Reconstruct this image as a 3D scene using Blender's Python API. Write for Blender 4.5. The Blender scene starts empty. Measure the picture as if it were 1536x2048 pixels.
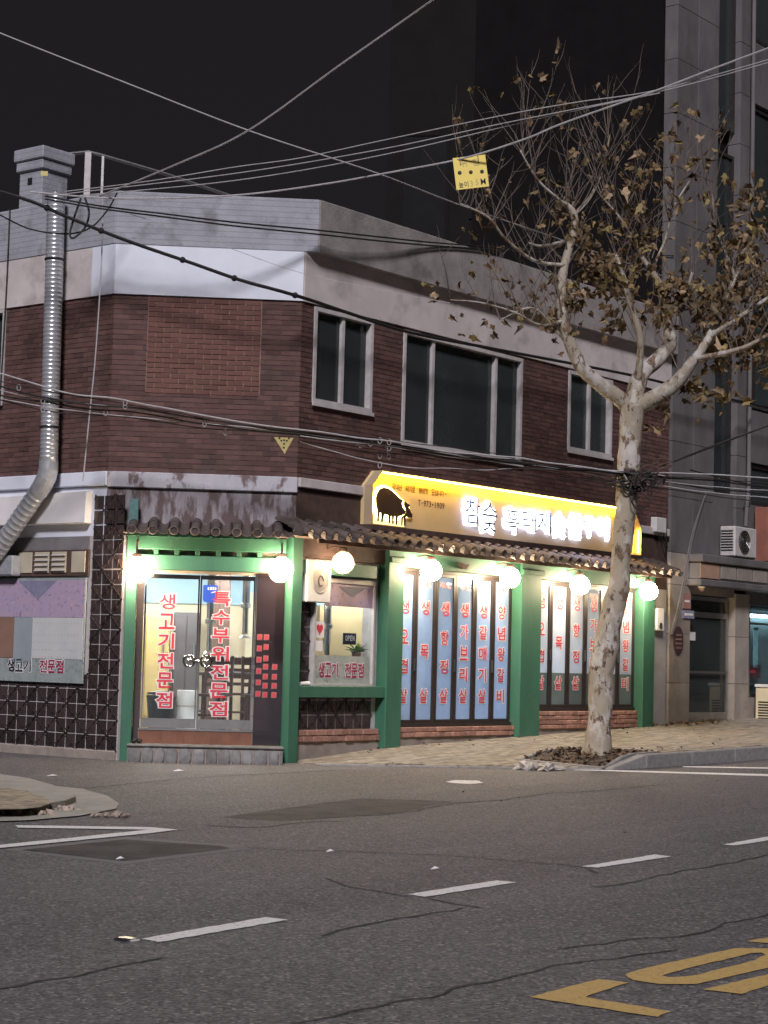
import bpy, bmesh, math, random
from mathutils import Matrix, Vector, Euler, noise
random.seed(11)
sc = bpy.context.scene
# ------------------------------------------------------------------ camera
CAMP = Vector((0, 0, 1.375))
cr, cu, cf = Vector((0.99966324, -0.00201345, 0.0258719)), Vector((-0.02595013, -0.07756296, 0.99664968)), Vector((0, 0.99698542, 0.07758909))
cam = bpy.data.cameras.new('camera'); cam_o = bpy.data.objects.new('camera', cam); sc.collection.objects.link(cam_o)
cam.sensor_fit = 'HORIZONTAL'; cam.sensor_width = 36; cam.lens = 3850 / 1536 * 36; cam.clip_start = .1; cam.clip_end = 2000
cam_o.matrix_world = Matrix(((cr.x, cu.x, -cf.x, CAMP.x), (cr.y, cu.y, -cf.y, CAMP.y), (cr.z, cu.z, -cf.z, CAMP.z), (0, 0, 0, 1)))
sc.camera = cam_o
# ------------------------------------------------------------------ night sky and the cool street light from behind the camera
SUN = Vector((-.05, -.78, .62)).normalized()
world = bpy.data.worlds.new('World'); sc.world = world; world.use_nodes = True
wn = world.node_tree.nodes; wl = world.node_tree.links; wn.clear()
sky = wn.new('ShaderNodeTexSky'); sky.sky_type = 'NISHITA'; sky.sun_disc = False
sky.sun_elevation = math.asin(SUN.z); sky.sun_rotation = math.atan2(SUN.x, SUN.y)
b1 = wn.new('ShaderNodeBackground'); b1.inputs[1].default_value = .0004
b2 = wn.new('ShaderNodeBackground'); b2.inputs[0].default_value = (.0128, .0110, .0122, 1); b2.inputs[1].default_value = 1
ad = wn.new('ShaderNodeAddShader'); wo = wn.new('ShaderNodeOutputWorld')
wl.new(sky.outputs[0], b1.inputs[0]); wl.new(b1.outputs[0], ad.inputs[0]); wl.new(b2.outputs[0], ad.inputs[1]); wl.new(ad.outputs[0], wo.inputs[0])
sl = bpy.data.lights.new('sun', 'SUN'); sl.energy = 3.15; sl.angle = math.radians(10); sl.color = (1.0, .95, 1.0)
so = bpy.data.objects.new('sun', sl); sc.collection.objects.link(so); so.rotation_euler = SUN.to_track_quat('Z', 'Y').to_euler(); so.location = (0, -5, 30)
sc.view_settings.view_transform = 'Standard'; sc.view_settings.look = 'None'; sc.view_settings.exposure = 0; sc.view_settings.gamma = 1
sc.view_settings.use_curve_mapping = False
sc.cycles.use_denoising = True; sc.cycles.use_adaptive_sampling = True; sc.cycles.adaptive_threshold = .02; sc.cycles.max_bounces = 6; sc.cycles.diffuse_bounces = 3; sc.cycles.glossy_bounces = 2; sc.cycles.transparent_max_bounces = 8
sc.cycles.sample_clamp_indirect = 4; sc.cycles.caustics_reflective = False; sc.cycles.caustics_refractive = False

# ------------------------------------------------------------------ frames of the three street fronts (x along the wall, y inward, z up)
def frame(o, d):
    d = Vector(d); n = Vector((-d.y, d.x, 0))
    return Matrix(((d.x, n.x, 0, o[0]), (d.y, n.y, 0, o[1]), (0, 0, 1, o[2]), (0, 0, 0, 1)))
YM = math.radians(38.1); YC = YM + math.radians(47.63)
DM = Vector((math.sin(YM), math.cos(YM), 0)); NM = Vector((DM.y, -DM.x, 0))
DC = Vector((math.sin(YC), math.cos(YC), 0)); NC = Vector((DC.y, -DC.x, 0))
C0 = Vector((-1.179, 25.7, 0)); CL = C0 - DC * 2.514
FM = frame(C0, DM)                       # long front
FC = frame(C0, DC)                       # cut corner front
FH = frame(C0 + NC * .10, DC)            # door plane of the cut corner
FL = frame(CL, NM)                       # side front
I4 = Matrix.Identity(4)
T = Matrix.Translation
def RX(a): return Matrix.Rotation(a, 4, 'X')
def RY(a): return Matrix.Rotation(a, 4, 'Y')
def RZ(a): return Matrix.Rotation(a, 4, 'Z')
def SC(x, y, z): return Matrix.Diagonal((x, y, z, 1))
def lerp(a, b, t): return a + (b - a) * t
def ss(t): t = min(1, max(0, t)); return t * t * (3 - 2 * t)

# ------------------------------------------------------------------ materials
def rgba(c): return (c[0], c[1], c[2], 1)
def newmat(name):
    m = bpy.data.materials.new(name); m.use_nodes = True; m.node_tree.nodes.clear(); return m, m.node_tree.nodes, m.node_tree.links
def mixc(n, l, fac, a, b, mode='MIX'):
    x = n.new('ShaderNodeMix'); x.data_type = 'RGBA'; x.blend_type = mode
    for s, v in ((x.inputs[0], fac), (x.inputs[6], a), (x.inputs[7], b)):
        if hasattr(v, 'is_linked') or isinstance(v, bpy.types.NodeSocket): l.new(v, s)
        elif isinstance(v, tuple): s.default_value = rgba(v)
        else: s.default_value = v
    return x.outputs[2]
def noisef(n, l, co, scale, lo, hi, detail=4, rough=.6):
    t = n.new('ShaderNodeTexNoise'); t.inputs['Scale'].default_value = scale; t.inputs['Detail'].default_value = detail; t.inputs['Roughness'].default_value = rough
    l.new(co, t.inputs['Vector'])
    r = n.new('ShaderNodeMapRange'); r.inputs[1].default_value = lo; r.inputs[2].default_value = hi; l.new(t.outputs[0], r.inputs[0])
    return r.outputs[0]
def mat(name, c1, c2=None, rough=.65, scale=5, lo=.35, hi=.65, bump=0, bscale=40, metal=0, spec=.4, rand=0, island=False, c3=None, scale3=1.2, lo3=.45, hi3=.6, stretch=None, emit=0, ecol=None, bands=None, coat=0):
    m, n, l = newmat(name)
    p = n.new('ShaderNodeBsdfPrincipled'); o = n.new('ShaderNodeOutputMaterial'); l.new(p.outputs[0], o.inputs[0])
    p.inputs['Roughness'].default_value = rough; p.inputs['Metallic'].default_value = metal; p.inputs['Specular IOR Level'].default_value = spec
    p.inputs['Coat Weight'].default_value = coat
    tc = n.new('ShaderNodeTexCoord'); co = tc.outputs['Object']
    if stretch:
        mp = n.new('ShaderNodeMapping'); mp.inputs['Scale'].default_value = stretch; l.new(co, mp.inputs[0]); co = mp.outputs[0]
    if c2 is None: c2 = tuple(min(1, k * .8) for k in c1)
    col = mixc(n, l, noisef(n, l, co, scale, lo, hi), c1, c2)
    if c3: col = mixc(n, l, noisef(n, l, co, scale3, lo3, hi3, 6), col, c3)
    if bands:
        w = n.new('ShaderNodeTexWave'); w.bands_direction = 'Z'; w.inputs['Scale'].default_value = bands[0]; w.inputs['Distortion'].default_value = .35; w.inputs['Detail Scale'].default_value = 3
        l.new(tc.outputs['Object'], w.inputs[0]); r = n.new('ShaderNodeMapRange'); r.inputs[1].default_value = 0; r.inputs[2].default_value = bands[1]; r.inputs[3].default_value = bands[2]; r.inputs[4].default_value = 0; l.new(w.outputs[1], r.inputs[0])
        col = mixc(n, l, r.outputs[0], col, bands[3])
    if rand:
        if island: g = n.new('ShaderNodeNewGeometry'); rv = g.outputs['Random Per Island']
        else: g = n.new('ShaderNodeObjectInfo'); rv = g.outputs['Random']
        r = n.new('ShaderNodeMapRange'); r.inputs[3].default_value = 1 - rand; r.inputs[4].default_value = 1 + rand; l.new(rv, r.inputs[0])
        h = n.new('ShaderNodeHueSaturation'); l.new(r.outputs[0], h.inputs['Value']); l.new(col, h.inputs['Color']); col = h.outputs[0]
    l.new(col, p.inputs['Base Color'])
    if bump:
        t = n.new('ShaderNodeTexNoise'); t.inputs['Scale'].default_value = bscale; t.inputs['Detail'].default_value = 5; l.new(co, t.inputs['Vector'])
        bp = n.new('ShaderNodeBump'); bp.inputs['Strength'].default_value = bump; bp.inputs['Distance'].default_value = .02; l.new(t.outputs[0], bp.inputs['Height']); l.new(bp.outputs[0], p.inputs['Normal'])
    if emit:
        p.inputs['Emission Color'].default_value = rgba(ecol or c1); p.inputs['Emission Strength'].default_value = emit
    return m
def emis(name, c, s):
    m, n, l = newmat(name); e = n.new('ShaderNodeEmission'); e.inputs[0].default_value = rgba(c); e.inputs[1].default_value = s
    o = n.new('ShaderNodeOutputMaterial'); l.new(e.outputs[0], o.inputs[0]); return m
def glass(name, tint=(.9, .94, .95), refl=1.45, rough=.02, film=0, fcol=(.5, .6, .7), dirt=.06):
    m, n, l = newmat(name); o = n.new('ShaderNodeOutputMaterial')
    t = n.new('ShaderNodeBsdfTransparent'); t.inputs[0].default_value = rgba(tint)
    g = n.new('ShaderNodeBsdfGlossy'); g.inputs['Roughness'].default_value = rough
    lw = n.new('ShaderNodeLayerWeight'); lw.inputs[0].default_value = .5; pw_ = n.new('ShaderNodeMath'); pw_.operation = 'POWER'; l.new(lw.outputs['Facing'], pw_.inputs[0]); pw_.inputs[1].default_value = 5
    r0 = ((refl - 1) / (refl + 1)) ** 2; fr = n.new('ShaderNodeMath'); fr.operation = 'MULTIPLY_ADD'; l.new(pw_.outputs[0], fr.inputs[0]); fr.inputs[1].default_value = 1 - r0; fr.inputs[2].default_value = r0
    d = n.new('ShaderNodeBsdfDiffuse'); d.inputs[0].default_value = rgba(fcol); tr = n.new('ShaderNodeBsdfTranslucent'); tr.inputs[0].default_value = rgba(fcol)
    if film:
        oi = n.new('ShaderNodeObjectInfo'); rr_ = n.new('ShaderNodeMapRange'); rr_.inputs[3].default_value = .72; rr_.inputs[4].default_value = 1.12; l.new(oi.outputs['Random'], rr_.inputs[0])
        hs = n.new('ShaderNodeHueSaturation'); hs.inputs['Color'].default_value = rgba(fcol); l.new(rr_.outputs[0], hs.inputs['Value']); l.new(hs.outputs[0], d.inputs[0]); l.new(hs.outputs[0], tr.inputs[0])
    dd = n.new('ShaderNodeAddShader'); l.new(d.outputs[0], dd.inputs[0]); l.new(tr.outputs[0], dd.inputs[1])
    tc = n.new('ShaderNodeTexCoord'); f = noisef(n, l, tc.outputs['Object'], 2.5, .2, .8)
    mm = n.new('ShaderNodeMath'); mm.operation = 'MULTIPLY_ADD'; l.new(f, mm.inputs[0]); mm.inputs[1].default_value = dirt; mm.inputs[2].default_value = film
    m1 = n.new('ShaderNodeMixShader'); l.new(mm.outputs[0], m1.inputs[0]); l.new(t.outputs[0], m1.inputs[1]); l.new(dd.outputs[0], m1.inputs[2])
    m2 = n.new('ShaderNodeMixShader'); l.new(fr.outputs[0], m2.inputs[0]); l.new(m1.outputs[0], m2.inputs[1]); l.new(g.outputs[0], m2.inputs[2]); l.new(m2.outputs[0], o.inputs[0])
    return m

# ------------------------------------------------------------------ mesh building
WM = {}
def place(o, parent, M):
    WM[o.name] = M
    if parent is not None:
        o.parent = parent; o.matrix_basis = WM[parent.name].inverted() @ M
    else: o.matrix_basis = M
    return o
def tag(o, label=None, cat=None, group=None, kind=None):
    if label: o['label'] = label
    if cat: o['category'] = cat
    if group: o['group'] = group
    if kind: o['kind'] = kind
    return o
def thing(name, label, cat, M=I4, group=None):
    o = bpy.data.objects.new(name, None); o.empty_display_size = .2; sc.collection.objects.link(o); place(o, None, M); return tag(o, label, cat, group)
def inst(name, me, parent, M):
    o = bpy.data.objects.new(name, me); sc.collection.objects.link(o); return place(o, parent, M)
class MB:
    def __init__(s): s.v = []; s.f = []
    def add(s, vs, fs):
        k = len(s.v); s.v += [tuple(p) for p in vs]; s.f += [tuple(i + k for i in f) for f in fs]; return s
    def box(s, x0, x1, y0, y1, z0, z1):
        return s.add([(x, y, z) for z in (z0, z1) for y in (y0, y1) for x in (x0, x1)], [(0, 2, 3, 1), (4, 5, 7, 6), (0, 1, 5, 4), (2, 6, 7, 3), (0, 4, 6, 2), (1, 3, 7, 5)])
    def obox(s, M, x, y, z):
        b = MB().box(-x / 2, x / 2, -y / 2, y / 2, -z / 2, z / 2); return s.add([M @ Vector(p) for p in b.v], b.f)
    def front(s, poly, y0, y1):          # outline in x,z pushed from y0 to y1
        n = len(poly); vs = [(p[0], y0, p[1]) for p in poly] + [(p[0], y1, p[1]) for p in poly]
        return s.add(vs, [tuple(range(n)), tuple(range(2 * n - 1, n - 1, -1))] + [(i, (i + 1) % n, n + (i + 1) % n, n + i) for i in range(n)])
    def plan(s, poly, z0, z1):           # outline in x,y pushed from z0 to z1
        n = len(poly); vs = [(p[0], p[1], z0) for p in poly] + [(p[0], p[1], z1) for p in poly]
        return s.add(vs, [tuple(range(n)), tuple(range(2 * n - 1, n - 1, -1))] + [(i, (i + 1) % n, n + (i + 1) % n, n + i) for i in range(n)])
    def tube(s, pts, rad, n=8, caps=True, jit=0):
        pts = [Vector(p) for p in pts]; m = len(pts)
        if not hasattr(rad, '__len__'): rad = [rad] * m
        u = None; rings = []
        for i, p in enumerate(pts):
            d = (pts[min(i + 1, m - 1)] - pts[max(i - 1, 0)]).normalized()
            if u is None: u = d.cross(Vector((0, 0, 1)) if abs(d.z) < .9 else Vector((0, 1, 0))).normalized()
            else: u = (u - d * u.dot(d)).normalized()
            w = d.cross(u)
            rings.append([p + (u * math.cos(a) + w * math.sin(a)) * rad[i] * (1 + random.uniform(-jit, jit)) for a in [2 * math.pi * k / n for k in range(n)]])
        fs = [(i * n + k, i * n + (k + 1) % n, (i + 1) * n + (k + 1) % n, (i + 1) * n + k) for i in range(m - 1) for k in range(n)]
        if caps: fs += [tuple(range(n - 1, -1, -1)), tuple((m - 1) * n + k for k in range(n))]
        return s.add([q for r in rings for q in r], fs)
    def lathe(s, prof, n=16, M=I4):
        vs = [M @ Vector((r * math.cos(2 * math.pi * k / n), r * math.sin(2 * math.pi * k / n), z)) for r, z in prof for k in range(n)]
        fs = [(i * n + k, i * n + (k + 1) % n, (i + 1) * n + (k + 1) % n, (i + 1) * n + k) for i in range(len(prof) - 1) for k in range(n)]
        fs += [tuple(range(n - 1, -1, -1)), tuple((len(prof) - 1) * n + k for k in range(n))]
        return s.add(vs, fs)
    def ball(s, c, r, n=16, m=10, sx=1, sz=1):
        return s.lathe([(r * sx * max(.02, math.sin(math.pi * i / m)), -r * sz * math.cos(math.pi * i / m)) for i in range(m + 1)], n, T(Vector(c)))
    def mesh(s, name, m, bevel=0, smooth=False, recalc=True, seg=1):
        me = bpy.data.meshes.new(name); me.from_pydata(s.v, [], s.f)
        if recalc or bevel:
            bm = bmesh.new(); bm.from_mesh(me)
            if recalc: bmesh.ops.recalc_face_normals(bm, faces=bm.faces)
            if bevel: bmesh.ops.bevel(bm, geom=list(bm.edges), offset=bevel, segments=seg, affect='EDGES', profile=.5)
            bm.to_mesh(me); bm.free()
        if smooth:
            for p in me.polygons: p.use_smooth = True
        if m is not None: me.materials.append(m)
        return me
    def build(s, name, m, parent=None, M=I4, **k): return inst(name, s.mesh(name, m, **k), parent, M)
def struct(name, mb, m, M=I4, parent=None, kind='structure', **k):
    o = mb.build(name, m, parent, M, **k)
    if parent is None: o['kind'] = kind
    return o
def spline(pts, sub=6):
    P = [Vector(p[:3]) for p in pts]; out = []
    for i in range(len(P) - 1):
        a, b, c, d = P[max(i - 1, 0)], P[i], P[i + 1], P[min(i + 2, len(P) - 1)]
        for k in range(sub):
            t = k / sub; out.append(.5 * (2 * b + (c - a) * t + (2 * a - 5 * b + 4 * c - d) * t * t + (3 * b - a - 3 * c + d) * t ** 3))
    return out + [P[-1]]
def walled(mb, x0, x1, z0, z1, y0, y1, holes):
    xs = sorted({x0, x1} | {h[0] for h in holes} | {h[1] for h in holes})
    for a, b in zip(xs, xs[1:]):
        hs = sorted([(h[2], h[3]) for h in holes if h[0] <= a + 1e-6 and h[1] >= b - 1e-6]); z = z0
        for p, q in hs:
            if p > z + 1e-4: mb.box(a, b, y0, y1, z, p)
            z = q
        if z1 > z + 1e-4: mb.box(a, b, y0, y1, z, z1)
    return mb
# lettering: outlines of the built-in font, laid out by hand
GL = {}
def glyph(ch, off):
    k = (ch, off)
    if k not in GL:
        cu_ = bpy.data.curves.new('t', 'FONT'); cu_.body = ch; cu_.resolution_u = 3; cu_.offset = off
        ob = bpy.data.objects.new('t', cu_); sc.collection.objects.link(ob); dg = bpy.context.evaluated_depsgraph_get()
        me = ob.evaluated_get(dg).to_mesh(); GL[k] = ([tuple(v.co) for v in me.vertices], [tuple(p.vertices) for p in me.polygons])
        ob.to_mesh_clear(); bpy.data.objects.remove(ob); bpy.data.curves.remove(cu_)
    return GL[k]
def letters(cells, off, y):
    """cells: (char, x centre, z centre, width, height); laid in the x,z plane at depth y, facing -y"""
    mb = MB()
    for ch, cx, cz, w, h in cells:
        gv, gf = glyph(ch, 0.0); 
        if not gv: continue
        xs = [p[0] for p in gv]; zs = [p[1] for p in gv]; bx = (min(xs) + max(xs)) / 2; bz = (min(zs) + max(zs)) / 2
        gw = max(max(xs) - min(xs), .45); gh = max(max(zs) - min(zs), .45)
        v, f = glyph(ch, off)
        mb.add([(cx + (p[0] - bx) * w / gw, y, cz + (p[1] - bz) * h / gh) for p in v], f)
    return mb
def lettering(cells, offs, ys, mats, parent, F, names=('letter_outline', 'letter')):
    for c in cells:
        for off, y, m_, nm in zip(offs, ys, mats, names): letters([c], off, y).build(nm, m_, parent, F, recalc=False)
def row(text, x0, x1, z, h, gap=.12, narrow={}):
    n = len(text); w = (x1 - x0) / n
    return [(c, x0 + (i + .5) * w, z, w * (1 - gap), h) for i, c in enumerate(text) if c != ' ']
def column(text, x, z1, z0, w, h):
    n = len(text)
    return [(c, x, z1 + (z0 - z1) * (i / (n - 1) if n > 1 else 0), w, h) for i, c in enumerate(text)]
# ------------------------------------------------------------------ measured layout (metres)
DASH = [[[-1.127,9.512],[-1.03,9.412],[-0.449,10.332],[-0.578,10.407]],[[0.196,11.587],[0.301,11.487],[0.905,12.368],[0.78,12.451]],[[1.435,13.45],[1.532,13.393],[2.182,14.321],[2.077,14.441]],[[2.749,15.401],[2.837,15.341],[3.652,16.533],[3.525,16.64]]]
ZIG = [[-2.87,15.471],[-2.811,15.259],[-1.793,15.379],[-2.882,13.513],[-2.824,13.249],[-2.631,13.651],[-1.749,15.082],[-1.566,15.446],[-1.811,15.603]]
PATCH1 = [[-2.462,13.588],[-1.69,13.039],[-1.05,14.071],[-1.136,14.236],[-1.872,14.545]]
PATCH1B = [[-2.601,13.587],[-1.661,12.824],[-0.89,14.113],[-0.995,14.312],[-1.904,14.783]]
PATCH2 = [[-1.369,16.785],[-0.819,16.59],[0.071,17.463],[0.76,19.428],[-0.166,19.519]]
CRACK = [[[0.071,17.519],[0.361,18.078],[0.765,19.16],[1.199,19.649],[1.512,20.256],[1.873,20.984],[2.281,21.361],[3.558,23.164]],[[-0.987,14.2],[-0.689,14.092],[0.064,14.069],[0.644,13.931],[1.019,13.679],[1.385,13.47],[1.508,13.028]],[[-1.587,7.936],[-1.524,8.03],[-1.362,8.279],[-1.206,8.515],[-1.1,8.698],[-0.952,8.969]],[[-0.286,7.415],[-0.083,7.704],[0.052,7.878],[0.26,8.13],[0.51,8.507],[0.782,8.891],[1.043,9.198],[1.286,9.425],[1.51,9.626]],[[0.908,9.522],[1.246,9.885],[1.614,10.13],[1.981,10.718],[2.336,11.211]],[[-0.266,9.788],[0.057,10.39],[0.407,10.893],[0.511,11.045]],[[0.299,11.439],[0.438,11.211],[0.625,11.046]],[[-0.313,12.342],[-0.181,12.016],[0.059,11.681],[0.213,11.517]],[[1.347,12.221],[1.648,12.563],[2.071,13.252],[2.589,14.033],[3.099,14.892]],[[-2.997,19.946],[-2.282,21.654],[-1.716,22.635],[-0.984,23.637],[-0.394,24.396]],[[-1.398,15.916],[-0.947,15.908],[-0.644,16.491],[-0.266,16.71]]]
YEL = [[[0.656,8.141],[1.131,7.757],[1.211,7.888],[0.892,8.176],[1.128,8.576],[1.005,8.65]],[[1.428,8.442],[1.58,8.352],[2.011,8.975],[2.114,9.225],[1.877,8.996]],[[1.908,9.968],[2.007,9.916],[2.424,10.352],[2.414,10.541]]]
YO = [[1.14,8.808],[1.141,8.712],[1.159,8.647],[1.257,8.557],[1.425,8.583],[1.841,9.091],[2.111,9.534],[2.13,9.733],[1.968,9.722],[1.796,9.708],[1.634,9.485],[1.256,8.996]]
YI = [[1.307,8.793],[1.323,8.754],[1.357,8.753],[1.438,8.8],[1.819,9.312],[1.909,9.499],[1.908,9.58],[1.846,9.553],[1.738,9.392],[1.471,9.046]]
WPATCH = [[0.806,22.514],[0.867,22.27],[1.063,22.167],[1.241,22.496],[1.182,22.835],[0.917,22.828]]
LINES = [[[2.588,25.395],[2.57,25.207],[5.93,24.32],[6.029,24.726]],[[4.119,26.18],[4.091,25.996],[6.275,25.74],[6.34,26.004]]]
FLUSH = [[-0.751,25.349],[0.296,25.394],[1.937,25.445],[2.869,25.266]]
ISL = [[-4.578,21.058],[-4.031,20.76],[-3.606,20.183],[-3.227,19.33],[-2.773,17.935],[-2.785,17.385],[-2.942,16.764],[-3.226,16.671],[-3.609,16.655]]
ISLIN = [[-4.086,18.803],[-3.641,18.755],[-3.315,18.296],[-2.993,17.532],[-2.833,16.961],[-2.824,16.434],[-2.954,16.11],[-3.444,15.888]]
ISLOUT = [[-3.571,20.278],[-2.988,19.719],[-2.611,18.847],[-2.378,17.948],[-2.318,17.309],[-2.509,16.475],[-2.831,15.915],[-3.357,15.511],[-3.542,16.353]]
STUD = [-1.189,9.467]
TRASH = [2.113,25.19]
PAPER = [[-3.635,21.732],[-2.382,23.253],[-1.719,13.129],[0.403,13.012],[-0.325,14.004]]
RUBBLE = [[-2.928,16.446],[-2.814,17.029],[-2.265,16.552]]
WIRE = {"a":[[-5.215,23.0,9.076],[-4.841,23.0,8.91],[-3.293,23.0,8.334],[-1.751,23.0,7.772],[-0.221,23.5,7.428],[0.897,25.0,7.408],[2.566,28.0,7.633],[4.89,32.8,8.073]],"b":[[0.678,19.0,8.325],[0.375,20.0,8.409],[-0.619,21.0,7.991],[-1.704,22.0,7.493],[-2.648,23.0,7.327],[-3.761,24.4,7.258]],"c":[[-4.663,24.4,7.287],[-3.68,24.3,7.21],[-2.708,24.2,7.211],[-1.801,24.0,7.238],[-0.845,23.7,7.316],[-0.035,23.4,7.407],[0.843,23.0,7.5],[1.577,22.7,7.678],[2.035,22.5,7.835],[3.033,22.0,8.094],[3.621,21.7,8.266],[4.378,21.2,8.452]],"d":[[-4.213,24.4,7.305],[-3.099,24.2,7.422],[-2.002,24.0,7.58],[-1.172,23.8,7.665],[-0.169,23.4,7.8],[1.276,22.8,7.981],[2.15,22.5,8.082],[3.098,22.05,8.129],[4.4,21.3,8.335]],"e":[[-4.212,24.4,7.273],[-2.0,24.0,7.497],[-0.166,23.4,7.693],[1.278,22.8,7.882],[3.102,22.08,8.114],[4.421,21.4,8.333]],"f":[[-4.018,24.4,7.258],[-1.997,24.0,7.406],[-0.164,23.4,7.617],[1.863,22.6,7.939],[3.098,22.05,8.087]],"g":[[-4.468,24.4,7.24],[-3.756,24.4,7.128],[-2.928,24.5,7.069],[-2.045,24.8,7.05],[-0.958,25.5,7.131],[-0.155,26.5,7.286],[0.871,28.0,7.544],[2.515,30.0,7.93],[4.914,33.0,8.536]],"h":[[-4.467,24.4,7.201],[-3.755,24.4,7.095],[-2.927,24.5,7.029],[-2.044,24.8,7.003],[-0.956,25.5,7.076],[-0.154,26.5,7.23],[0.872,28.0,7.499],[2.516,30.0,7.89],[4.915,33.0,8.501]],"k":[[4.498,30.0,4.613],[5.161,30.0,4.891],[6.255,30.0,5.338]],"l":[[-3.798,24.9,7.36],[-3.786,24.9,6.528],[-3.814,24.9,5.336],[-3.878,24.9,4.283],[-3.918,24.9,3.615]],"m":[[-5.092,25.3,7.254],[-5.093,25.3,6.308],[-5.108,25.3,5.367],[-5.13,25.3,4.299]],"n":[[-5.32,24.8,7.182],[-5.119,24.8,7.068],[-4.72,24.8,6.893],[-4.26,24.8,6.839],[-3.937,24.8,6.927],[-3.717,24.8,7.171],[-3.595,24.8,7.414]],"o":[[-4.037,24.6,7.274],[-4.106,24.6,7.048],[-4.162,24.6,6.809],[-4.114,24.6,6.745],[-3.97,24.6,6.887],[-3.926,24.6,7.086],[-3.985,24.6,7.275]],"p":[[5.415,32.9,4.197],[5.25,32.9,3.763],[5.07,32.9,3.158],[5.008,32.9,2.643],[4.821,32.9,2.024]],"q":[[-3.739,24.5,7.152],[-2.923,24.5,6.924],[-2.009,24.5,6.621],[-1.162,24.5,6.349],[-0.126,24.5,6.148],[0.78,24.5,6.002]],"r":[[4.615,29.0,4.391],[5.147,29.0,4.268],[6.057,29.0,4.086]],"s":[[4.598,29.0,5.65],[5.056,29.0,5.509],[6.045,29.0,5.267]],"t":[[-5.31,24.4,7.348],[-4.674,24.483,7.189],[-4.225,24.542,7.018],[-3.452,24.642,6.745],[-2.61,24.75,6.494],[-1.959,24.833,6.297],[-1.436,24.9,6.178],[-1.056,25.289,6.143],[-0.534,25.956,6.097],[0.303,27.022,6.041],[1.688,28.789,6.114],[4.137,31.913,6.249],[5.516,33.671,6.254],[7.563,36.281,6.32]],"z0":[[-5.165,24.2,4.895],[-4.911,24.2,4.889],[-4.142,24.2,4.686],[-3.201,24.3,4.585],[-2.187,24.4,4.424],[-1.103,24.5,4.302],[-0.076,24.8,4.239],[0.848,25.2,4.152],[1.866,25.6,4.135],[3.12,26.0,4.03],[4.373,26.6,4.093],[5.567,27.0,4.092]],"z1":[[-5.17,24.23,4.869],[-4.913,24.23,4.804],[-4.146,24.23,4.656],[-3.204,24.33,4.546],[-2.188,24.43,4.39],[-1.104,24.53,4.294],[-0.075,24.83,4.193],[0.849,25.23,4.145],[1.869,25.63,4.105],[3.124,26.03,4.024],[4.378,26.63,4.037],[5.574,27.03,4.031]],"z2":[[-5.174,24.26,4.822],[-4.917,24.26,4.741],[-4.148,24.26,4.574],[-3.206,24.36,4.516],[-2.191,24.46,4.384],[-1.104,24.56,4.27],[-0.075,24.86,4.217],[0.85,25.26,4.142],[1.872,25.66,4.079],[3.128,26.06,4.012],[4.384,26.66,4.004],[5.581,27.06,3.962]],"z3":[[-5.18,24.29,4.813],[-4.921,24.29,4.688],[-4.153,24.29,4.575],[-3.21,24.39,4.506],[-2.193,24.49,4.36],[-1.105,24.59,4.267],[-0.075,24.89,4.209],[0.851,25.29,4.149],[1.874,25.69,4.078],[3.132,26.09,3.995],[4.39,26.69,3.944],[5.587,27.09,3.91]],"z4":[[-5.183,24.32,4.724],[-4.924,24.32,4.641],[-4.156,24.32,4.525],[-3.212,24.42,4.467],[-2.194,24.52,4.339],[-1.106,24.62,4.262],[-0.075,24.92,4.204],[0.853,25.32,4.141],[1.876,25.72,4.062],[3.135,26.12,4.006],[4.395,26.72,3.914],[5.594,27.12,3.863]],"z5":[[-5.187,24.35,4.691],[-4.929,24.35,4.597],[-4.159,24.35,4.485],[-3.214,24.45,4.406],[-2.197,24.55,4.354],[-1.108,24.65,4.275],[-0.075,24.95,4.187],[0.854,25.35,4.106],[1.878,25.75,4.08],[3.14,26.15,3.942],[4.401,26.75,3.869],[5.601,27.15,3.816]],"z6":[[-5.19,24.38,4.599],[-4.933,24.38,4.568],[-4.162,24.38,4.426],[-3.217,24.48,4.403],[-2.198,24.58,4.289],[-1.109,24.68,4.255],[-0.075,24.98,4.201],[0.855,25.38,4.144],[1.882,25.78,4.01],[3.144,26.18,3.897],[4.406,26.78,3.821],[5.608,27.18,3.738]],"z7":[[-1.103,24.5,4.308],[-0.077,24.8,4.265],[0.847,25.2,4.206],[1.865,25.6,4.156],[3.12,26.0,4.033],[3.842,26.3,4.117]],"z8":[[-1.103,24.55,4.236],[-0.074,24.85,4.177],[0.85,25.25,4.133],[1.871,25.65,4.086],[3.126,26.05,4.047],[3.851,26.35,4.029]],"z9":[[-1.106,24.6,4.279],[-0.074,24.9,4.156],[0.855,25.3,4.022],[1.878,25.7,3.931],[3.134,26.1,3.913],[3.859,26.4,3.985]],"z10":[[-1.105,24.65,4.177],[-0.069,24.95,3.955],[0.858,25.35,3.943],[1.88,25.75,4.002],[3.138,26.15,4.054],[3.866,26.45,4.003]],"z11":[[-1.108,24.7,4.192],[-0.072,25.0,4.097],[0.856,25.4,4.11],[1.882,25.8,4.068],[3.144,26.2,4.054],[3.874,26.5,3.961]]}
TRUNK = [[2.96,26.27,0.111,0.252],[2.965,26.27,0.205,0.212],[2.983,26.27,0.36,0.177],[3.005,26.27,0.685,0.16],[3.004,26.27,1.138,0.167],[3.057,26.27,1.594,0.167],[3.124,26.27,2.051,0.157],[3.175,26.27,2.284,0.167],[3.239,26.27,2.518,0.147],[3.249,26.27,2.744,0.136],[3.283,26.27,3.203,0.136],[3.31,26.27,3.671,0.147],[3.337,26.27,4.126,0.15],[3.352,26.27,4.423,0.147],[3.374,26.27,4.776,0.164],[3.364,26.27,4.97,0.171]]
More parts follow.
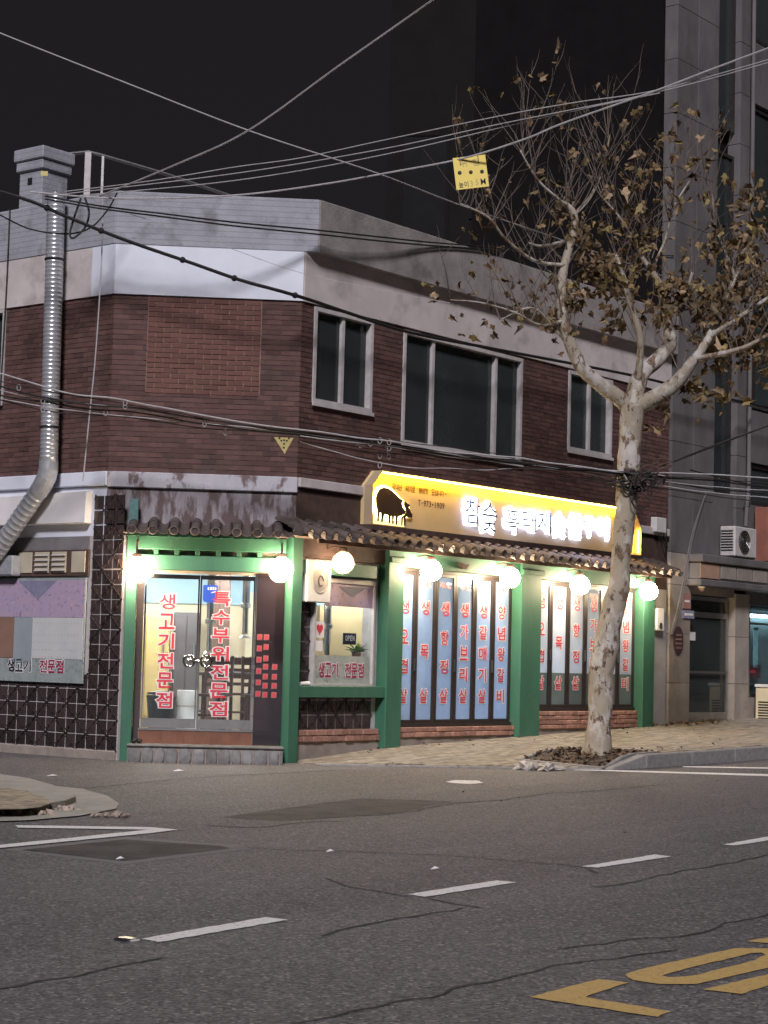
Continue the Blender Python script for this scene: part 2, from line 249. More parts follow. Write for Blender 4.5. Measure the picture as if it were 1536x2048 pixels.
LIMB = [[[3.359,26.27,4.88,0.136],[3.274,26.27,5.009,0.123],[2.964,26.17,5.202,0.106],[2.689,26.07,5.408,0.096],[2.515,26.02,5.692,0.089],[2.401,25.97,6.011,0.082],[2.337,26.02,6.419,0.082],[2.37,26.07,6.763,0.068],[2.436,26.17,7.05,0.061],[2.542,26.27,7.447,0.055],[2.503,26.27,7.678,0.041],[2.369,26.27,7.794,0.024]],[[3.372,26.27,4.901,0.136],[3.397,26.27,5.089,0.13],[3.515,26.37,5.44,0.113],[3.754,26.47,5.664,0.106],[3.932,26.57,5.924,0.096],[3.872,26.62,6.27,0.078],[3.796,26.62,6.672,0.055],[3.652,26.57,6.927,0.041],[3.516,26.57,7.129,0.031],[3.527,26.57,7.3,0.024]],[[3.449,26.27,5.298,0.055],[3.448,26.07,5.828,0.048],[3.347,25.97,6.167,0.044],[3.241,25.92,6.451,0.041],[3.197,25.87,6.64,0.031],[3.069,25.87,6.982,0.02]],[[3.865,26.57,6.233,0.048],[3.98,26.47,6.415,0.038],[4.094,26.37,6.567,0.031],[4.178,26.27,6.851,0.02]],[[3.908,26.57,6.128,0.044],[4.112,26.67,6.13,0.038],[4.334,26.77,5.997,0.031],[4.534,26.87,5.947,0.02]],[[3.359,26.27,4.859,0.136],[3.44,26.27,4.958,0.13],[3.719,26.17,5.118,0.113],[3.968,26.07,5.31,0.099],[4.174,25.97,5.596,0.075],[4.367,25.97,5.897,0.058],[4.543,26.07,6.32,0.044],[4.767,26.27,6.797,0.034],[4.945,26.37,7.328,0.024]],[[4.367,25.97,5.897,0.041],[4.683,25.77,6.111,0.034],[5.066,25.67,6.376,0.027],[5.414,25.57,6.638,0.017]],[[4.174,25.97,5.596,0.044],[4.468,25.67,5.624,0.038],[4.833,25.47,5.723,0.031],[5.223,25.27,5.968,0.017]],[[2.395,26.07,6.861,0.031],[1.946,25.77,6.855,0.024],[1.535,25.47,7.074,0.02],[1.29,25.27,7.314,0.017],[0.903,25.17,7.469,0.01]],[[2.476,26.27,7.262,0.027],[2.121,26.57,7.234,0.02],[1.953,26.77,7.316,0.014]],[[2.433,26.27,7.739,0.024],[2.1,26.07,7.941,0.017],[1.916,25.97,8.121,0.014],[1.732,25.87,8.403,0.01]],[[2.525,26.27,7.615,0.034],[2.753,26.37,7.892,0.024],[2.931,26.47,8.312,0.017],[3.028,26.47,8.813,0.01]],[[3.516,26.57,7.129,0.024],[3.345,26.47,7.4,0.02],[3.14,26.37,7.655,0.017],[2.881,26.27,7.906,0.01]],[[4.767,26.27,6.797,0.027],[4.624,26.27,7.178,0.02],[4.481,26.27,7.526,0.014],[4.441,26.27,7.947,0.01]],[[2.4,25.97,6.087,0.027],[2.037,25.67,5.955,0.02],[1.676,25.37,6.061,0.014],[1.198,25.17,6.146,0.01],[0.797,25.07,6.15,0.007]],[[2.45,26.07,5.76,0.02],[2.153,25.87,6.062,0.017],[1.897,25.67,6.19,0.014],[1.485,25.47,5.973,0.007]],[[3.652,26.57,6.927,0.024],[3.849,26.67,7.387,0.017],[3.963,26.77,7.842,0.014],[4.204,26.77,8.279,0.01]]]
CLUSTER = [[3.108,26.27,6.718,0.41,70],[2.829,26.27,6.886,0.31,45],[4.427,26.27,6.333,0.41,110],[4.836,26.27,6.763,0.48,130],[4.984,26.27,5.929,0.41,110],[4.572,26.27,5.779,0.27,60],[3.94,26.27,6.6,0.2,45],[2.29,26.27,6.138,0.31,30],[1.873,26.27,6.266,0.27,14],[1.255,26.27,6.11,0.41,10],[2.492,26.27,6.422,0.2,35],[4.691,26.27,7.321,0.48,60],[3.159,26.27,7.843,0.48,34],[3.705,26.27,8.422,0.38,22],[4.193,26.27,8.294,0.31,24],[2.331,26.27,7.61,0.27,18],[1.298,26.27,7.301,0.31,12],[2.112,26.27,8.168,0.2,8],[3.667,26.27,6.313,0.27,40],[4.234,26.27,5.215,0.15,22],[4.648,26.27,5.156,0.2,16],[3.624,26.27,4.644,0.14,4],[4.254,26.27,4.744,0.05,1],[4.963,26.27,7.75,0.41,50],[3.444,26.27,7.358,0.41,40],[2.615,26.27,7.266,0.27,22],[0.697,26.27,6.375,0.27,5],[1.464,26.27,9.284,0.08,1],[2.233,26.27,9.127,0.34,5],[5.389,26.27,6.778,0.41,80],[5.399,26.27,5.801,0.34,60],[3.755,26.27,5.063,0.17,12],[3.119,26.27,6.09,0.27,16]]
TREE0 = [2.965,26.27]
HSIGN = [[0.758,23.02,7.509],[1.146,23.02,7.6],[1.166,23.02,7.217],[0.779,23.02,7.114]]
TSIGN = [[-1.421,24.3,4.185],[-1.173,24.3,4.179],[-1.281,24.3,3.972]]
TOWER = [[-0.034,60.0,14.671],[-0.216,60.0,21.786],[4.268,60.0,20.926],[8.715,60.0,22.023]]
CHIM = [[-4.988,27.0,8.603],[-5.356,27.0,8.521],[-4.527,27.0,8.507],[-5.241,27.0,7.799],[-4.586,27.0,7.816]]
FRAME = [[-4.429,27.5,8.643],[-4.41,27.5,8.127],[-4.217,27.5,8.597],[-4.195,27.5,8.022],[-3.308,27.5,8.377],[-2.282,27.5,8.109]]
# ------------------------------------------------------------------ palette
M = {}
M['brick'] = mat('dark_brick', (.122, .063, .054), (.096, .052, .048), .8, 9, rand=.28, island=True, bump=.3, bscale=70, c3=(.05, .04, .036), scale3=1.1, lo3=.52, hi3=.75)
M['brick_new'] = mat('red_brick', (.165, .076, .06), (.138, .064, .053), .8, 9, rand=.13, bump=.3, bscale=70)
M['mortar'] = mat('dark_mortar', (.108, .07, .062), (.088, .058, .052), .9, 14)
M['mortar_new'] = mat('pale_mortar', (.31, .21, .175), (.22, .145, .12), .9, 14)
M['white_new'] = mat('fresh_white_paint', (.72, .75, .84), (.66, .69, .78), .6, 2.2, bump=.05, bscale=30)
M['beige'] = mat('weathered_cream_paint', (.60, .545, .535), (.5, .455, .45), .75, 1.8, bump=.1, bscale=40, c3=(.27, .245, .24), scale3=2.2, lo3=.52, hi3=.8)
M['parapet'] = mat('board_marked_concrete', (.36, .37, .41), (.29, .30, .335), .85, 3, bump=.3, bscale=35, c3=(.17, .17, .18), scale3=2.6, lo3=.54, hi3=.74, bands=(4.2, .16, .45, (.15, .15, .17)))
M['parapet2'] = mat('weathered_concrete', (.31, .285, .275), (.22, .2, .195), .85, 3.2, bump=.4, bscale=35, c3=(.12, .105, .1), scale3=1.9, lo3=.55, hi3=.75)
M['peel'] = mat('peeling_paint', (.50, .48, .52), (.44, .43, .47), .8, 5, bump=.3, bscale=18, c3=(.17, .125, .125), scale3=3.2, lo3=.53, hi3=.60, stretch=(1.3, 1.3, .8))
M['peel2'] = mat('badly_peeled_paint', (.33, .305, .325), (.25, .23, .245), .8, 5, bump=.3, bscale=18, c3=(.12, .085, .085), scale3=3.4, lo3=.45, hi3=.56, stretch=(2.2, 2.2, .7))
M['wood'] = mat('old_brown_wood', (.10, .062, .05), (.065, .042, .036), .75, 8, bump=.15)
M['green'] = mat('green_paint', (.05, .165, .105), (.04, .132, .086), .55, 3, bump=.12, bscale=14, c3=(.09, .15, .115), scale3=9, lo3=.60, hi3=.72, stretch=(1, 1, .35))
M['teal'] = mat('old_teal_paint', (.10, .22, .21), (.08, .15, .15), .6, 12)
M['tile'] = mat('brown_relief_tile', (.05, .035, .034), (.032, .025, .027), .28, 14, rand=.35, spec=.6)
M['grout'] = mat('grey_grout', (.52, .48, .48), (.42, .39, .39), .85, 9)
M['giwa'] = mat('clay_roof_tile', (.115, .09, .082), (.078, .062, .058), .6, 12, rand=.2, bump=.25, bscale=50, c3=(.15, .135, .125), scale3=9, lo3=.58, hi3=.8)
M['stone'] = mat('grey_rubble_stone', (.24, .235, .235), (.15, .148, .15), .8, 7, bump=.6, bscale=14, rand=.25)
M['pinkbrick'] = mat('salmon_brick', (.36, .20, .155), (.27, .145, .115), .8, 10, rand=.25, bump=.4, bscale=30)
M['cement'] = mat('cement_plinth', (.33, .285, .25), (.235, .2, .18), .85, 4, bump=.3, bscale=25)
M['redtile'] = mat('brown_riser_tile', (.22, .105, .07), (.17, .08, .056), .35, 6, rand=.1)
M['granite'] = mat('polished_granite', (.075, .062, .065), (.05, .042, .045), .12, 60, spec=.6)
M['chrome'] = mat('polished_steel', (.75, .74, .72), (.6, .6, .6), .12, 6, metal=1)
M['steel'] = mat('brushed_steel', (.5, .5, .5), (.4, .4, .4), .35, 6, metal=1)
M['galv'] = mat('galvanised_steel', (.62, .64, .68), (.5, .52, .56), .3, 14, metal=.55)
M['blackframe'] = mat('dark_brown_aluminium', (.035, .026, .026), (.028, .022, .022), .4, 8)
M['alu'] = mat('pale_aluminium', (.55, .52, .52), (.44, .42, .42), .45, 9)
M['glass'] = glass('clear_glass', dirt=.018)
M['film'] = glass('pale_blue_film_glass', (.78, .86, .95), film=.5, fcol=(.30, .40, .56), dirt=.25)
M['film2'] = glass('frosted_white_film_glass', (.85, .9, .95), film=.62, fcol=(.42, .47, .54), dirt=.2)
M['lowfilm'] = glass('grey_lower_film', (.5, .56, .55), film=.6, fcol=(.15, .18, .175), dirt=.15)
M['darkglass'] = glass('dim_window_glass', (.32, .36, .36), refl=1.6, film=.35, fcol=(.085, .10, .10), dirt=.15)
M['tinted'] = glass('dark_tinted_glass', (.22, .19, .23), refl=1.9, rough=.03, film=.3, fcol=(.06, .045, .055), dirt=.1)
M['red'] = mat('red_vinyl', (.62, .045, .075), (.56, .04, .07), .45, 6)
M['darkred'] = mat('dark_red_vinyl', (.33, .02, .07), (.3, .02, .06), .45, 6)
M['navy'] = mat('black_vinyl', (.02, .018, .03), (.018, .016, .025), .45, 6)
M['whitev'] = mat('white_vinyl', (.78, .75, .76), (.72, .7, .7), .5, 5)
M['white'] = mat('white_enamel', (.7, .69, .67), (.6, .59, .57), .5, 5)
M['asphalt'] = None
M['concrete'] = mat('pale_concrete', (.36, .345, .305), (.29, .278, .245), .85, 2.5, bump=.4, bscale=25, c3=(.2, .185, .165), scale3=4, lo3=.55, hi3=.8)
M['kerb'] = mat('granite_kerb', (.25, .24, .238), (.18, .172, .172), .75, 18, bump=.3, bscale=50, rand=.12)
M['paver'] = mat('tan_paver', (.29, .256, .208), (.225, .2, .165), .85, 7, rand=.22, island=True, bump=.3, bscale=60)
M['sand'] = mat('joint_sand', (.13, .11, .085), (.09, .078, .062), .95, 20)
M['roadwhite'] = mat('white_road_paint', (.76, .74, .73), (.64, .62, .61), .7, 25, lo=.4, hi=.75, bump=.25, bscale=140, c3=(.15, .145, .145), scale3=42, lo3=.57, hi3=.68)
M['roadyellow'] = mat('yellow_road_paint', (.56, .38, .14), (.47, .315, .11), .7, 25, bump=.25, bscale=140, c3=(.14, .125, .11), scale3=42, lo3=.57, hi3=.68)
M['black'] = mat('black_rubber', (.012, .012, .013), (.018, .017, .017), .6, 8)
M['greycable'] = mat('pale_cable_sheath', (.46, .45, .46), (.36, .35, .36), .5, 8)
M['chairwood'] = mat('dark_chair_wood', (.065, .022, .016), (.045, .016, .013), .35, 10)
def asphalt():
    m, n, l = newmat('asphalt'); p = n.new('ShaderNodeBsdfPrincipled'); o = n.new('ShaderNodeOutputMaterial'); l.new(p.outputs[0], o.inputs[0])
    tc = n.new('ShaderNodeTexCoord'); co = tc.outputs['Object']
    base = mixc(n, l, noisef(n, l, co, .22, .35, .7, 5), (.086, .0815, .087), (.115, .109, .114))
    base = mixc(n, l, noisef(n, l, co, 1.7, .5, .8, 6), base, (.078, .071, .076))
    mp = n.new('ShaderNodeMapping'); mp.inputs['Scale'].default_value = (.05, 1, 1); l.new(co, mp.inputs[0])
    base = mixc(n, l, noisef(n, l, mp.outputs[0], .8, .45, .75, 4), base, (.125, .119, .121))
    base = mixc(n, l, noisef(n, l, co, 3.4, .63, .8, 5), base, (.058, .053, .056))
    v = n.new('ShaderNodeTexVoronoi'); v.inputs['Scale'].default_value = 62; l.new(co, v.inputs['Vector'])
    g = n.new('ShaderNodeSeparateColor'); l.new(v.outputs['Color'], g.inputs[0])
    r = n.new('ShaderNodeMapRange'); r.inputs[1].default_value = .0; r.inputs[2].default_value = 1; r.inputs[3].default_value = .5; r.inputs[4].default_value = 1.5; l.new(g.outputs[0], r.inputs[0])
    h = n.new('ShaderNodeHueSaturation'); l.new(base, h.inputs['Color']); l.new(r.outputs[0], h.inputs['Value'])
    r2 = n.new('ShaderNodeMapRange'); r2.inputs[1].default_value = .90; r2.inputs[2].default_value = .96; l.new(g.outputs[1], r2.inputs[0])
    col = mixc(n, l, r2.outputs[0], h.outputs[0], (.27, .25, .245)); l.new(col, p.inputs['Base Color'])
    p.inputs['Roughness'].default_value = .72; p.inputs['Specular IOR Level'].default_value = .35
    bp = n.new('ShaderNodeBump'); bp.inputs['Strength'].default_value = .7; bp.inputs['Distance'].default_value = .006; l.new(v.outputs['Distance'], bp.inputs['Height'])
    t = n.new('ShaderNodeTexNoise'); t.inputs['Scale'].default_value = 38; t.inputs['Detail'].default_value = 4; l.new(co, t.inputs['Vector'])
    b2_ = n.new('ShaderNodeBump'); b2_.inputs['Strength'].default_value = .45; b2_.inputs['Distance'].default_value = .012; l.new(t.outputs[0], b2_.inputs['Height']); l.new(bp.outputs[0], b2_.inputs['Normal']); l.new(b2_.outputs[0], p.inputs['Normal'])
    return m
M['asphalt'] = asphalt()
M['patch'] = mat('dark_asphalt_patch', (.062, .056, .06), (.082, .07, .07), .75, 45, bump=.6, bscale=110, c3=(.04, .037, .04), scale3=3)
M['tar'] = mat('crack_tar', (.028, .026, .028), (.06, .055, .057), .8, 3, lo=.4, hi=.7)
M['leafdry'] = mat('dry_leaf', (.15, .1, .052), (.1, .064, .034), .7, 3, rand=.45, island=True)

# ------------------------------------------------------------------ ground heights (u along the long front, v out into the street)
INV = FM.inverted()
def uv(x, y): p = INV @ Vector((x, y, 0)); return p.x, -p.y
def rz(u): 
    k = min(u, 40); return .015 * (k - 1.5 + math.sqrt((k - 1.5) ** 2 + 4)) - .005
def gz(u):
    if u <= 0: return .012
    if u <= 2: return .012 + .158 * (u / 2) ** .9
    return .17 + .03 * (u - 2)
def kt(u): return rz(u) + .02 + .15 * ss((u - 2.25) / .7)
def vk(u): return 3.42 + .13 * (u - 2.3) if u > 2.3 else .5 + 2.92 * max(0, (u + .05) / 2.35)
def sz(u, v):
    t = min(1, max(0, v / max(.05, vk(u)))); return lerp(gz(u), kt(u), t)
def grnd(x, y): u, v = uv(x, y); return rz(u)
# road sheet
us = [-400, -150, -60, -40] + [-30 + 1.0 * i for i in range(0, 61)] + [40, 60, 150, 400]
vs = [-400, -150, -60, -30, -15, -8, -4, 0, 4, 8, 12, 16, 22, 30, 60, 150, 400]
mb = MB(); mb.add([(u, -v, rz(u)) for v in vs for u in us], [(j * len(us) + i, j * len(us) + i + 1, (j + 1) * len(us) + i + 1, (j + 1) * len(us) + i) for j in range(len(vs) - 1) for i in range(len(us) - 1)])
road = struct('road', mb, M['asphalt'], FM)
def flat(poly, dz, step=.25):
    """thin sheet following the road"""
    bm = bmesh.new(); vsx = [bm.verts.new((x, y, 0)) for x, y in poly]; bm.faces.new(vsx)
    bmesh.ops.triangulate(bm, faces=bm.faces)
    for it in range(6):
        e = [k for k in bm.edges if k.calc_length() > step * 3]
        if not e: break
        bmesh.ops.subdivide_edges(bm, edges=e, cuts=1); bmesh.ops.triangulate(bm, faces=bm.faces)
    m_ = MB(); idx = {v: i for i, v in enumerate(bm.verts)}
    m_.add([(v.co.x, v.co.y, grnd(v.co.x, v.co.y) + dz) for v in bm.verts], [tuple(idx[v] for v in f.verts) for f in bm.faces]); bm.free()
    m_.f = [f if (Vector(m_.v[f[1]]) - Vector(m_.v[f[0]])).cross(Vector(m_.v[f[2]]) - Vector(m_.v[f[0]])).z > 0 else f[::-1] for f in m_.f]
    return m_
def rough_edge(poly, amp=.012, step=.12):
    out = []
    for (a, b) in zip(poly, poly[1:] + poly[:1]):
        A = Vector(a); B = Vector(b); d = B - A; L = d.length; k = max(1, int(L / step)); nrm = Vector((-d.y, d.x)) / max(L, 1e-6)
        for i in range(k): out.append(tuple(A + d * (i / k) + nrm * random.uniform(-amp, amp)))
    return out
flat(rough_edge(PATCH1B, .015), .002).build('concrete_border', mat('grey_sealing_band', (.2, .19, .19), (.15, .142, .142), .8, 30, bump=.5, bscale=110), road, recalc=False)
flat(rough_edge(PATCH1, .01), .0045).build('repair_patch', M['patch'], road, recalc=False)
flat(rough_edge(PATCH2, .03, .25), .002).build('repair_patch', M['patch'], road, recalc=False)
for d in DASH: flat(rough_edge(d, .006, .05), .0045).build('lane_marking', M['roadwhite'], road, recalc=False)
flat(rough_edge(ZIG, .006, .1), .007).build('lane_marking', M['roadwhite'], road, recalc=False)
for d in LINES: flat(rough_edge(d, .006, .2), .005).build('lane_marking', M['roadwhite'], road, recalc=False)
flat(rough_edge(WPATCH, .01, .08), .005).build('paint_blot', M['roadwhite'], road, recalc=False)
for d in YEL: flat(rough_edge(d, .006, .05), .0045).build('road_letter', M['roadyellow'], road, recalc=False)
bm = bmesh.new()
for loop in (YO, YI):
    q_ = [bm.verts.new((x, y, grnd(x, y) + .0045)) for x, y in rough_edge(loop, .005, .06)]
    for i in range(len(q_)): bm.edges.new((q_[i], q_[(i + 1) % len(q_)]))
bmesh.ops.triangle_fill(bm, use_beauty=True, use_dissolve=False, edges=bm.edges[:], normal=(0, 0, 1))
me_ = bpy.data.meshes.new('road_letter'); bm.to_mesh(me_); bm.free(); me_.materials.append(M['roadyellow']); inst('road_letter', me_, road, I4)
for c in CRACK:
    P = spline([(x, y, 0) for x, y in c], 10); dense = []
    for a, b in zip(P, P[1:]):
        k = max(1, int((b - a).length / .06)); dense += [a.lerp(b, i / k) for i in range(k)]
    near = sum(p.y for p in dense) / len(dense); L_, R_ = [], []
    for i, p in enumerate(dense):
        d = (dense[min(i + 1, len(dense) - 1)] - dense[max(i - 1, 0)]); nrm = Vector((-d.y, d.x, 0)).normalized()
        q = p + nrm * (noise.noise(p * 4) * .05 + random.uniform(-.006, .006)); w = (.008 + .010 * abs(noise.noise(p * 2.3 + Vector((5, 1, 0))))) * (1 if near < 16 else 1.9)
        L_.append(q + nrm * w); R_.append(q - nrm * w)
    n_ = len(dense); m_ = MB(); m_.add([(p.x, p.y, grnd(p.x, p.y) + .003) for p in L_ + R_], [(i, n_ + i, n_ + i + 1, i + 1) for i in range(n_ - 1)])
    m_.build('crack', M['tar'], road)
# sidewalk: sand bed, pavers, kerb
mb = MB(); su = [-.05 + .35 * i for i in range(0, 80)]; sv = [0, .25, .5, .75, 1]
mb.add([(u, -(-.3 + (vk(u) + .3) * t), sz(u, (vk(u) + .3) * t - .3) - .022) for t in sv for u in su], [(j * 80 + i, j * 80 + i + 1, (j + 1) * 80 + i + 1, (j + 1) * 80 + i) for j in range(4) for i in range(79)])
walk = struct('sidewalk', mb, M['sand'], FM)
mb = MB(); pu, pv = .205, .105
for i in range(-1, 90):
    for j in range(0, 44):
        u0 = i * pu + (pu / 2 if j % 2 else 0); v0 = j * pv - .02; u1 = u0 + pu - .007; v1 = v0 + pv - .007
        if u0 < -.02 or v1 > vk(u0) - .04 or v1 > vk(u1) - .04: continue
        if 2.25 < u0 < 3.75 and 2.05 < v0 < 3.5: continue
        dz = random.uniform(-.003, .003); mb.add([(u, -v, sz(u, v) + dz) for u, v in ((u0, v0), (u1, v0), (u1, v1), (u0, v1))] + [(u, -v, sz(u, v) - .02) for u, v in ((u0, v0), (u1, v0), (u1, v1), (u0, v1))],
               [(3, 2, 1, 0), (0, 1, 5, 4), (1, 2, 6, 5), (2, 3, 7, 6), (3, 0, 4, 7)])
o = mb.build('pavers', M['paver'], walk, FM, recalc=False); o['kind'] = 'stuff'
kerb = tag(bpy.data.objects.new('kerb', None), kind='structure'); sc.collection.objects.link(kerb); place(kerb, None, FM)
def kstone(a, b, wd=.16):
    (u0, v0), (u1, v1) = a, b; d = Vector((u1 - u0, v1 - v0)); n_ = Vector((-d.y, d.x)).normalized() * wd; e = d.normalized() * .004; q = [(u0 + e.x, v0 + e.y), (u1 - e.x, v1 - e.y), (u1 - e.x + n_.x, v1 - e.y + n_.y), (u0 + e.x + n_.x, v0 + e.y + n_.y)]
    m_ = MB(); m_.add([(u, -v, rz(u) - .12) for u, v in q] + [(u, -v, kt(q[i % 2 if i < 2 else 3 - i][0]) + .004) for i, (u, v) in enumerate(q)], [(0, 1, 2, 3), (4, 7, 6, 5), (0, 4, 5, 1), (1, 5, 6, 2), (2, 6, 7, 3), (3, 7, 4, 0)])
    m_.build('kerb_stone', M['kerb'], kerb, FM, bevel=.012)
pts = [(-.05, .5)] + [(lerp(-.05, 2.3, i / 4), lerp(.5, 3.42, i / 4)) for i in range(1, 5)]
for a, b in zip(pts, pts[1:]): kstone(a, b, .1)
uu = 2.3; 
while uu < 26: kstone((uu, vk(uu)), (uu + (.75 if uu < 2.4 else 1), vk(uu + (.75 if uu < 2.4 else 1)))); uu += .75 if uu < 2.4 else 1
# opposite corner: raised concrete corner with gutter
isl = struct('corner_pavement', flat(ISLOUT, .012), M['concrete'], recalc=False)
mb = MB(); zt = .1; mb.add([(x, y, grnd(x, y) - .05) for x, y in ISL] + [(x, y, grnd(x, y) + .075) for x, y in ISL], [tuple(range(len(ISL), 2 * len(ISL)))] + [(i, (i + 1) % len(ISL), len(ISL) + (i + 1) % len(ISL), len(ISL) + i) for i in range(len(ISL))])
mb.build('kerb_slab', M['concrete'], isl, bevel=.01)
mb = flat(rough_edge(ISLIN, .02), .081); mb.build('sandy_bed', mat('sandy_soil', (.42, .36, .26), (.33, .28, .2), .95, 12, bump=.9, bscale=20, c3=(.2, .165, .12), scale3=8), isl, recalc=False)
# ------------------------------------------------------------------ the restaurant building
B = thing('restaurant_building', 'two-storey brick corner restaurant with green posts and tiled eave', 'building', T(C0))
W1, W2, W3 = (.25, 1.54, 4.86, 6.17), (2.25, 5.31, 4.51, 6.16), (6.65, 8.0, 4.87, 6.17)
WL = (-4.2, -2.16, 4.87, 6.2)
# upper storey walls
walled(MB(), 0, 9.95, 3.6, 6.2, 0, .25, [W1, W2, W3]).build('upper_wall', M['mortar'], B, FM)
MB().box(-2.514, 0, 0, .25, 3.6, 6.2).build('upper_wall', M['mortar'], B, FC)
walled(MB(), -6.6, 0, 3.6, 6.2, 0, .25, [WL]).build('upper_wall', M['mortar'], B, FL)
def bricks(x0, x1, z0, z1, holes, bw=.205, bh=.0685, g=.010, dep=.004):
    mb = MB(); r = 0; z = z0
    while z < z1 - .02:
        zt = min(z + bh - g, z1); x = x0 - (bw / 2 if r % 2 else 0)
        while x < x1:
            a, b = max(x, x0), min(x + bw - g, x1)
            segs = [(a, b)]
            for h in holes:
                if h[2] < (z + zt) / 2 < h[3]:
                    segs = [s for p, q in segs for s in ((p, min(q, h[0])), (max(p, h[1]), q)) if s[1] - s[0] > .012]
            for p, q in segs:
                if q - p > .012: mb.box(p, q, -dep - random.uniform(0, .004), .004, z, zt)
            x += bw
        z += bh; r += 1
    return mb
PATCH = (-2.06, -.535, 4.87, 6.195)
tag(bricks(0, 9.95, 3.81, 6.2, [W1, W2, W3]).build('brickwork', M['brick'], B, FM, recalc=False), kind='stuff')
tag(bricks(-2.514, 0, 3.81, 6.2, [PATCH]).build('brickwork', M['brick'], B, FC, recalc=False), kind='stuff')
tag(bricks(-6.6, 0, 3.81, 6.2, [WL]).build('brickwork', M['brick'], B, FL, recalc=False), kind='stuff')
pw = MB().box(PATCH[0], PATCH[1], -.004, .01, PATCH[2], PATCH[3]).build('brick_infill', M['mortar_new'], B, FC)
full = MB().box(0, .2065, -.014, 0, 0, .0585).mesh('brick', M['brick_new'], bevel=.002); half = MB().box(0, .098, -.014, 0, 0, .0585).mesh('half_brick', M['brick_new'], bevel=.002)
for r in range(19):
    x = PATCH[0] + .008; z = PATCH[2] + .012 + r * .0685
    if r % 2: inst('brick', half, pw, FC @ T((x, 0, z))); x += .108
    while x + .2 < PATCH[1]:
        inst('brick', full, pw, FC @ T((x, random.uniform(-.002, .002), z))); x += .2165
    if x + .095 < PATCH[1]: inst('brick', half, pw, FC @ T((x, 0, z)))
# white band, parapet, ledge
MB().box(-2.53, .01, -.035, .25, 6.2, 6.87).build('painted_band', M['white_new'], B, FC)
MB().box(-.42, .02, -.037, .25, 6.2, 6.87).build('painted_band', M['white_new'], B, FL)
MB().box(-6.6, -.42, -.033, .25, 6.2, 6.87).build('painted_band', M['beige'], B, FL)
MB().box(.012, 9.95, -.035, .25, 6.2, 6.87).build('painted_band', M['beige'], B, FM)
A_, B_ = (-1.735, 1.85), (.128, -.165)
def para(name, poly, m): return MB().plan(poly, 6.87, 7.6).build(name, m, B, FM, bevel=.012)
para('parapet', [A_, B_, (.21, .05), (-1.5, 1.93)], M['parapet'])
para('parapet', [B_, (9.95, -.165), (9.95, .05), (.21, .05)], M['parapet2'])
para('parapet', [A_, (-1.5, 1.93), (-1.5, 8.5), (-1.735, 8.5)], M['parapet'])
MB().plan([(-1.5, 1.9), (.2, .04), (9.95, .04), (9.95, 8.5), (-1.5, 8.5)], 6.86, 6.95).build('roof_slab', M['parapet2'], B, FM)
MB().plan([(-1.5, 8.3), (9.95, 8.3), (9.95, 8.55), (-1.5, 8.55)], -.2, 6.86).build('rear_wall', M['mortar'], B, FM)
MB().plan([(9.7, .26), (9.948, .26), (9.948, 8.3), (9.7, 8.3)], -.2, 6.86).build('end_wall', M['mortar'], B, FM)
MB().box(-2.52, .01, -.05, .2, 3.6, 3.81).build('ledge', M['peel'], B, FC, bevel=.01)
MB().box(-6.6, .02, -.053, .2, 3.62, 3.808).build('ledge', M['white_new'], B, FL, bevel=.01)
MB().box(.012, 9.95, -.05, .2, 3.68, 3.81).build('ledge', M['beige'], B, FM, bevel=.01)
MB().box(-2.52, 0, .0, .25, 2.6, 3.6).build('old_wall', M['peel2'], B, FC)
MB().box(0, 9.95, .0, .25, 2.75, 3.68).build('old_wall', M['wood'], B, FM)
MB().box(-6.6, .0, .0, .25, 2.95, 3.62).build('old_wall', M['white_new'], B, FL)
# windows upstairs
def window(x0, x1, z0, z1, F, mull, gm=M['darkglass'], fw=.055, sash=True):
    f = MB(); f.box(x0, x1, -.03, .1, z0, z0 + fw).box(x0, x1, -.03, .1, z1 - fw, z1).box(x0, x0 + fw, -.028, .1, z0 + fw, z1 - fw).box(x1 - fw, x1, -.028, .1, z0 + fw, z1 - fw)
    w = f.build('window', M['alu'], B, F)
    xs = [x0 + fw] + mull + [x1 - fw]
    for m_ in mull: MB().box(m_ - .03, m_ + .03, .0, .09, z0 + fw, z1 - fw).build('mullion', M['alu'], w, F)
    for i, (a, b) in enumerate(zip(xs, xs[1:])):
        y = .05 + .018 * (i % 2); MB().box(a + (.03 if i else 0), b - (.03 if i < len(xs) - 2 else 0), y, y + .006, z0 + fw, z1 - fw).build('pane', gm, w, F)
    MB().box(x0 - .02, x1 + .02, -.055, -.0305, z0 - .05, z0 - .002).build('sill', M['alu'], w, F)
    MB().box(x0, x1, .9, .92, z0 - .1, z1 + .1).build('curtain', mat('dim_curtain', (.08, .085, .085), (.055, .06, .06), .9, 2, stretch=(6, 6, .4)), w, F)
window(*W1, FM, [.9]); window(*W2, FM, [3.0, 4.62]); window(*W3, FM, [7.33])
window(*WL, FL, [-3.2])
# chimney on the roof
ch = MB().box(-.24, .24, -.24, .24, 6.9, 8.32).build('chimney', M['parapet'], B, T((-4.99, 27.1, 0)) @ RZ(-YM), bevel=.01)
mc = WM[ch.name]
MB().box(-.28, .28, -.28, .28, 8.2, 8.34).build('chimney_cap', M['parapet'], ch, mc, bevel=.012)
MB().box(-.31, .31, -.31, .31, 8.342, 8.52).build('chimney_cap', M['parapet'], ch, mc, bevel=.015)
MB().box(-.06, .03, -.246, -.2, 8.0, 8.1).build('flue_hole', M['black'], ch, mc)
